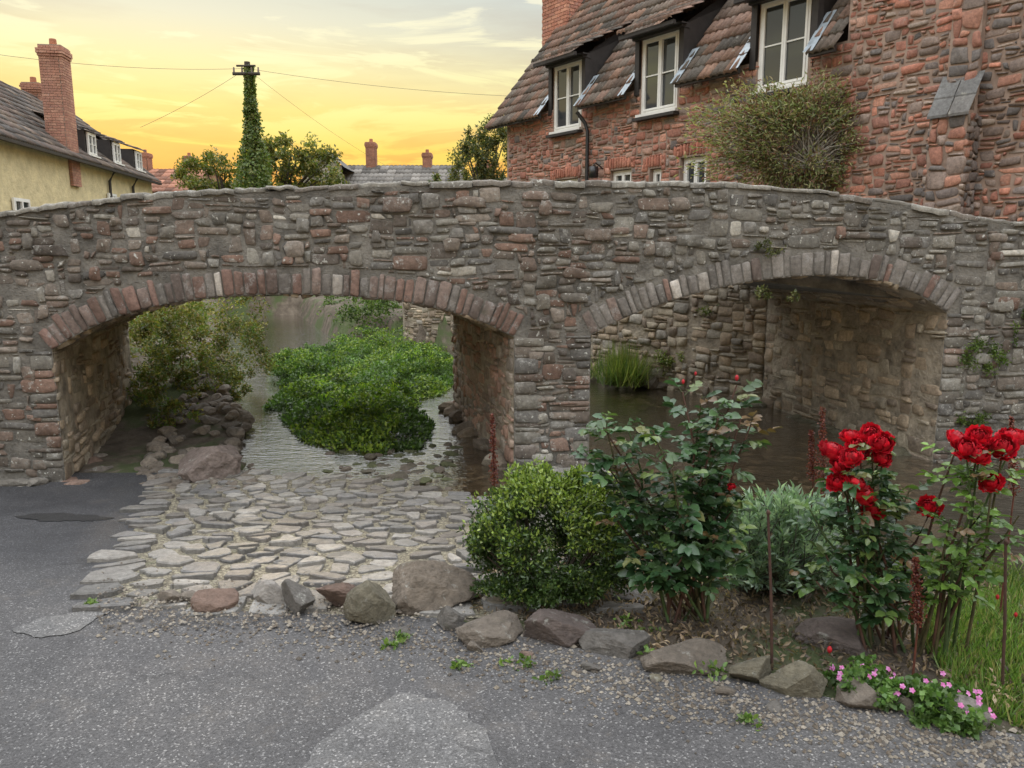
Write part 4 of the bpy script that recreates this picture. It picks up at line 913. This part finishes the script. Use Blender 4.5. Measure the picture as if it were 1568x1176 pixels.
# ---------- silver shrub ----------
sv=empty('silver_leaved_shrub'); Pl=[];Dl=[];ac=Acc()
for k in range(260):
    px=R.uniform(1115,1310); py=R.uniform(735+abs(px-1205)*.35,905); Yv=R.uniform(3.3,3.8); t=Vector(atY(px,py,Yv)); b_=Vector((1.28+R.uniform(-.2,.2),3.6+R.uniform(-.1,.1),.0))
    tube(ac,[b_,b_.lerp(t,.5)+Vector((0,0,-.03)),t],.004,.002,(.12,.13,.10),4)
    dd=(t-b_).normalized()
    for j in range(20):
        q=j/20; th=j*2.4; s1=dd.orthogonal().normalized(); s2=dd.cross(s1)
        Pl.append(tuple(t-dd*(.14*(1-q)))); Dl.append(tuple(dd*(.5+q)+(s1*math.cos(th)+s2*math.sin(th))*.8+Vector((0,0,.3))))
build('stems',ac,M_BARK,sv); n=len(Pl)
leaves('leaves',np.array(Pl),np.array(Dl),rng.normal(size=(n,3))*.6+[0,-.4,1],.055*rng.uniform(.7,1.3,n),.016,pal(n,[(.3,.4,.34),(.22,.31,.25),(.4,.5,.44),(.18,.27,.19)]),M_LEAF,sv)
for px,y0,y1,Yv,wd in ((757,745,635,3.9,.035),(1262,765,625,3.6,.05),(1245,740,660,3.65,.04),(1405,960,855,2.7,.04),(1552,760,640,3.2,.03)):
    e=empty('dock_seed_stalk'); b_=Vector(atY(px,y0,Yv)); t=Vector(atY(px-3,y1,Yv)); g=Vector((b_.x,b_.y,float(gz(b_.x,b_.y)))); ac=Acc(); tube(ac,[g,b_,t],.005,.002,(.12,.035,.02),5); build('stem',ac,M_BARK,e)
    n=900; q=rng.uniform(0,1,n); th=rng.uniform(0,6.28,n); rr_=wd*(1-q*.75)*rng.uniform(.1,1,n)*(.6+.4*np.abs(np.sin(q*28)))
    P=np.array(b_)+np.array(t-b_)*q[:,None]+np.stack([np.cos(th)*rr_,np.sin(th)*rr_,rr_*.6],1)
    leaves('seeds',P,rng.normal(size=(n,3)),rng.normal(size=(n,3)),.010,.008,pal(n,[(.14,.03,.025),(.08,.02,.018),(.2,.06,.04)]),M_LEAF,e)
for px,y0,y1,Yv in ((1181,1050,785,2.75),(1545,975,830,2.6)):
    ac=Acc(); b_=atY(px,y0,Yv); b_[2]=-.02; t=atY(px-5,y1,Yv); tube(ac,[b_,(b_+t)/2+[.004,0,0],t],.006,.005,(.07,.035,.025),6); rock(ac,t,(.01,.01,.014),1,(.07,.035,.025),0,2); build('rusty_garden_stake',ac,M_BARK)
def grass(name,poly,n,h,cols_):
    q=[];poly=np.array(poly);lo=poly.min(0);hi=poly.max(0)
    while len(q)<n:
        x,y=R.uniform(lo[0],hi[0]),R.uniform(lo[1],hi[1]); ins=False
        for i in range(len(poly)):
            ax,ay=poly[i];bx,by=poly[(i+1)%len(poly)]
            if (ay>y)!=(by>y) and x<(bx-ax)*(y-ay)/(by-ay)+ax: ins=not ins
        if ins: q.append((x,y))
    q=np.array(q); z=gz(q[:,0],q[:,1]); P=np.stack([q[:,0],q[:,1],z],1)
    D=rng.normal(size=(n,3))*.5+[0,0,1]
    return leaves(name,P,D,rng.normal(size=(n,3))+[0,-.5,.2],h*rng.uniform(.4,1.3,n),.006,pal(n,cols_),M_LEAF,None,T_BLADE)
grass('grass',[(1.62,2.5),(1.75,2.35),(3,2.0),(3.4,3.3),(2.5,3.6),(1.9,3.3),(1.68,2.9)],28000,.07,[(.13,.23,.045),(.10,.18,.035),(.19,.28,.07),(.08,.14,.03),(.25,.24,.1)])
grass('grass',[(-.1,4.4),(.6,4.2),(1.6,3.8),(2.6,3.5),(2.6,3.9),(1.5,4.3),(.5,5)],6000,.12,[(.07,.12,.03),(.12,.16,.04)])
gp=empty('pink_geranium'); c0=atZ(1400,1090,.03)
foliage('leaves',[((c0[0]+dx,c0[1]+dy,.045),(.1,.08,.05),620,12,.4) for dx,dy in ((-.14,.16),(-.04,.1),(.04,.02),(.12,-.03),(.05,.1),(.18,.05),(-.08,.2))],.024,[(.07,.14,.035),(.11,.19,.05)],gp,asp=.8)
Pp=[];Dp=[];Np=[]
for k in range(40):
    x=c0[0]+R.uniform(-.22,.25); y=c0[1]+.08-(x-c0[0])*.5+R.gauss(0,.06); z=.08+R.uniform(-.02,.03); nrm=Vector((R.gauss(0,.4),-.7,.8)).normalized(); s1=nrm.orthogonal().normalized(); s2=nrm.cross(s1)
    for j in range(5): th=j*1.2566; Pp.append((x,y,z));Dp.append(tuple(s1*math.cos(th)+s2*math.sin(th)));Np.append(tuple(nrm))
n=len(Pp); leaves('flowers',np.array(Pp),np.array(Dp),np.array(Np),.011,.009,pal(n,[(.5,.13,.36),(.55,.22,.48),(.42,.09,.3)],.1),M_PETAL,gp,T_FULL)
for px,py,s in ((622,982,.04),(598,990,.03),(790,1022,.05),(845,1040,.03),(706,1024,.025),(1155,1112,.03),(1050,1005,.05),(975,965,.06),(705,890,.03),(1085,1040,.05),(1010,1010,.05),(1100,880,.05),(1240,1060,.02),(140,925,.012)):
    p=atZ(px,py,0); foliage('weed',[((p[0],p[1],s*.4),(s*1.3,s,s*.5),50,7,.5)],.026,[(.14,.21,.05),(.09,.16,.04)],asp=.5,T=T_FULL)

# ---------- sky ----------
SUNAZ=math.radians(-24); SUNEL=math.radians(9)
wd_=bpy.data.worlds.new('World'); sc.world=wd_; wd_.use_nodes=True; nt=wd_.node_tree; bg=nt.nodes['Background']
tc=N(nt,'ShaderNodeTexCoord'); sx_=N(nt,'ShaderNodeSeparateXYZ'); nt.links.new(tc.outputs['Generated'],sx_.inputs[0])
Zs=sx_.outputs[2]; HI_=[(.5,(2.0,2.03,2.06)),(1,(3.6,3.7,3.82))]  # overhead stops, out of view, raised above the visible sky to add fill light
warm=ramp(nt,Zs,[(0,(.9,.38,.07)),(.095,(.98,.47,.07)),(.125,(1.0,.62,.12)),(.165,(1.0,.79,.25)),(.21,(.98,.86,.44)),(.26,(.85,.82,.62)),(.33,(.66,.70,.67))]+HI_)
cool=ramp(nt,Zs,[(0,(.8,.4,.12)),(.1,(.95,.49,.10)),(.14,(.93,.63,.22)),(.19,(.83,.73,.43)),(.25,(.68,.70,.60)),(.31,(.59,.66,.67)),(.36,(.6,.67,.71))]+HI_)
dp=N(nt,'ShaderNodeVectorMath',operation='DOT_PRODUCT'); nt.links.new(tc.outputs['Generated'],dp.inputs[0]); dp.inputs[1].default_value=(math.sin(SUNAZ),math.cos(SUNAZ),0)
mr=N(nt,'ShaderNodeMapRange'); mr.inputs[1].default_value=.82; mr.inputs[2].default_value=.97; nt.links.new(dp.outputs['Value'],mr.inputs[0])
c=mix(nt,cool,warm,mr.outputs[0])
mp=N(nt,'ShaderNodeMapping'); mp.inputs['Scale'].default_value=(2.4,2.4,15); mp.inputs['Rotation'].default_value=(0,math.radians(10),0); nt.links.new(tc.outputs['Generated'],mp.inputs['Vector'])
nb=N(nt,'ShaderNodeTexNoise'); nb.inputs['Scale'].default_value=2.0; nb.inputs['Detail'].default_value=8; nb.inputs['Roughness'].default_value=.6; nb.inputs['Distortion'].default_value=.7; nt.links.new(mp.outputs['Vector'],nb.inputs['Vector'])
grey=ramp(nt,noi(nt,1.1,6,.6,mp.outputs['Vector']),[(.42,(0,0,0)),(.6,(.7,.7,.7))])
lowm=ramp(nt,Zs,[(.0,(1,1,1)),(.26,(1,1,1)),(.4,(.25,.25,.25))])
c=mix(nt,c,mix(nt,c,(.86,.80,.80),1.0,'MULTIPLY'),mix(nt,grey,lowm,1.0,'MULTIPLY'))
clm=ramp(nt,nb.outputs['Fac'],[(.51,(0,0,0)),(.575,(.85,.85,.85)),(.66,(1,1,1))])
cc_=ramp(nt,Zs,[(0,(1,.55,.09)),(.12,(1.0,.74,.13)),(.17,(1.0,.93,.36)),(.24,(1.0,.94,.62)),(.4,(.9,.93,.95))])
c=mix(nt,c,cc_,mix(nt,clm,lowm,1.0,'MULTIPLY'))
sky=N(nt,'ShaderNodeTexSky'); sky.sky_type='NISHITA'; sky.sun_disc=False; sky.sun_elevation=SUNEL; sky.sun_rotation=SUNAZ
c=mix(nt,c,mix(nt,(0,0,0),sky.outputs[0],.004),1.0,'ADD')
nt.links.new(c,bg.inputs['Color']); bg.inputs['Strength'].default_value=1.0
ld_=bpy.data.lights.new('sun','SUN'); ld_.energy=2.0; ld_.angle=math.radians(4); ld_.color=(1,.78,.5)
so=bpy.data.objects.new('sun',ld_); sc.collection.objects.link(so)
sd=Vector((math.sin(SUNAZ)*math.cos(SUNEL),math.cos(SUNAZ)*math.cos(SUNEL),math.sin(SUNEL))); so.rotation_euler=sd.to_track_quat('Z','Y').to_euler()
# ---------- camera ----------
cam=bpy.data.cameras.new('camera'); cam.lens=27; cam.sensor_width=36; cam.clip_end=2000; cam.clip_start=.05
cob_=bpy.data.objects.new('camera',cam); sc.collection.objects.link(cob_); cob_.location=(0,0,EYE); cob_.rotation_euler=(math.pi/2-PIT,0,0); sc.camera=cob_
